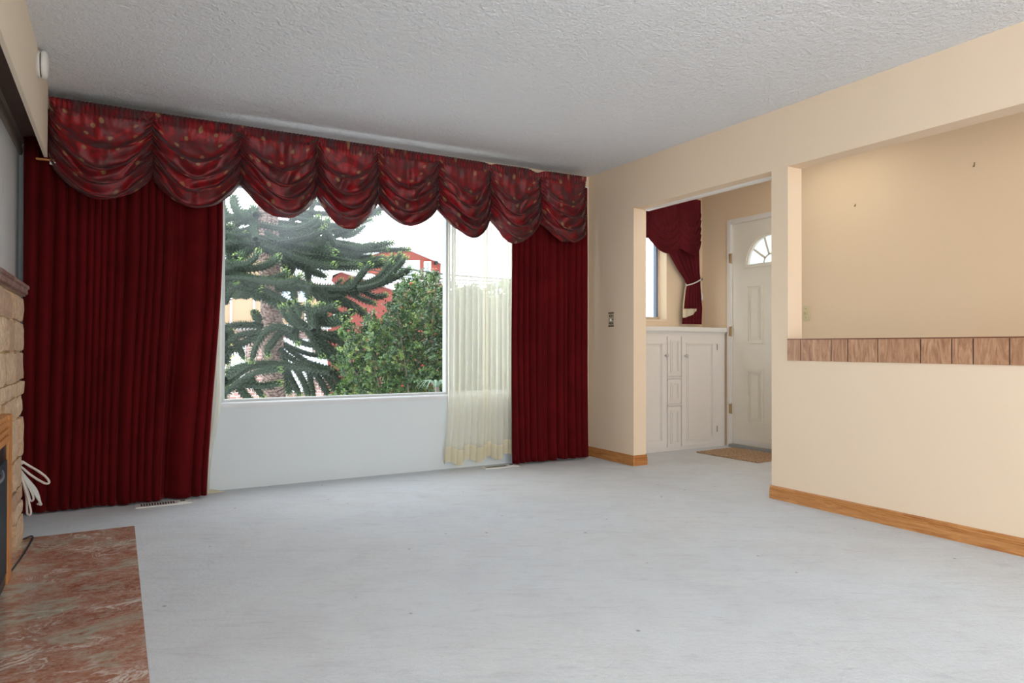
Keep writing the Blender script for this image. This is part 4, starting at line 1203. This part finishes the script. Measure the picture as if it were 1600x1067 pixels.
bm = bmesh.new(); tube(bm, [atY(504, 437, Y1-.8), atY(516, 440, Y1-.8), atY(523, 447, Y1-.75), atY(523, 505, Y1-.75)], .05, 8); link('downpipe', bm, wht, hA)
Y2 = 31.0
hB = thing('red_house', tuple(atY(640, 560, Y2).xy)+(-1.6,), 'red stucco gabled house with white window frames and a balcony above the holly bush', 'house')
pl('wall', [(540, 410), (637, 385), (691, 408), (691, 640), (540, 640)], Y2, 9, red, hB)
pl('wing_wall', [(503, 446), (535, 424), (612, 452), (612, 640), (503, 640)], Y2-2.5, 2.4, plain('dark_red_stucco', srgb(118, 56, 48), .9, var=.08, vscale=3), hB)
pl('wing_roof', [(500, 438), (508, 408), (545, 412), (618, 444), (618, 453), (535, 424)], Y2-2.8, 2.7, snow, hB)
pl('roof', [(530, 402), (637, 373), (705, 404), (705, 412), (637, 383), (530, 411)], Y2-.8, 10, snow, hB)
pl('balcony_slab', [(560, 438), (700, 438), (700, 441), (560, 441)], Y2-1.3, 1.3, wht, hB)
f_ = pl('window', [(619, 406.5), (656, 406.5), (656, 438), (619, 438)], Y2-.1, .12, wht, hB)
pl('pane', [(638, 409), (653, 409), (653, 437), (638, 437)], Y2-.14, .05, winm, f_)
f_ = pl('balcony_door', [(663, 408.5), (673.5, 408.5), (673.5, 437.5), (663, 437.5)], Y2-.1, .12, wht, hB)
for (a, b) in ((665, 667.8), (668.8, 671.5)):
    pl('pane', [(a, 410.5), (b, 410.5), (b, 437), (a, 437)], Y2-.14, .05, winm, f_)
pl('wall_lamp', [(681, 408.5), (684, 408.5), (684.5, 413), (680.5, 413)], Y2-.2, .2, M['dark'], hB)
pl('corner_post', [(690, 410), (694, 410), (694, 438), (690, 438)], Y2-.15, .3, wht, hB)
pl('window', [(519, 446), (523, 446), (523, 462), (519, 462)], Y2-2.6, .1, wht, hB)
pole = atY(850, 500, 19.0)
up_t = thing('utility_pole', (pole.x, pole.y, -1.6), 'brown wooden utility pole behind the right red curtain, carrying the power lines', 'utility pole')
bm = bmesh.new(); tube(bm, [(pole.x, 19, -1.6), (pole.x, 19, 6)], [.15, .11], 12); link('pole', bm, plain('pole_wood', srgb(96, 80, 66), .9), up_t, True)
bm = bmesh.new(); bx(bm, pole.x-.16, pole.x-.10, 18.4, 19.6, 1.5, 5); link('cable_rack', bm, M['moulding'], up_t)
for i_, (a, b) in enumerate((((560, 408), (800, 437)), ((560, 420), (800, 441)), ((560, 425), (800, 446)))):
    YL = 18.6+.4*i_
    pa, pb = atY(*a, YL), atY(*b, YL); ex_ = (pb-pa)
    pe = Vector((pole.x-.12, YL, pb.z+(pole.x-.12-pb.x)/ex_.x*ex_.z)); mid = (pa+pb)/2-Vector((0, 0, .08))
    bm = bmesh.new(); tube(bm, smooth_path([pa-ex_, pa, mid, pb, pe], 8), (.022, .016, .012)[i_], 6)
    tag(link('power_line', bm, M['dark']), ('thick black power line, topmost of three crossing before the red house', 'middle black power line crossing before the red house', 'thinnest and lowest power line crossing before the red house')[i_], 'power line')
hd_ = thing('hedge', tuple(atD(770, 560, 13).xy)+(-1.6,), 'grey-green hedge outside, seen faintly through the cream sheer', 'hedge')
V, F, T = [], [], []
for j in range(5000):
    cx = rl.uniform(696, 900); p = atD(cx, rl.uniform(450+10*math.sin(cx*.07), 660), 13+rl.gauss(0, .5))
    d1 = Vector((rl.gauss(0, 1), rl.gauss(0, 1), rl.gauss(0, 1))).normalized(); d2 = d1.orthogonal().normalized(); s_ = .11
    b_ = len(V); V.extend((p-d1*s_, p+d2*s_*.6, p+d1*s_, p-d2*s_*.6)); F.append((b_, b_+1, b_+2, b_+3)); T.extend([rl.uniform(0, .6)]*4)
from_data('foliage', V, F, T, M['holly'], hd_)
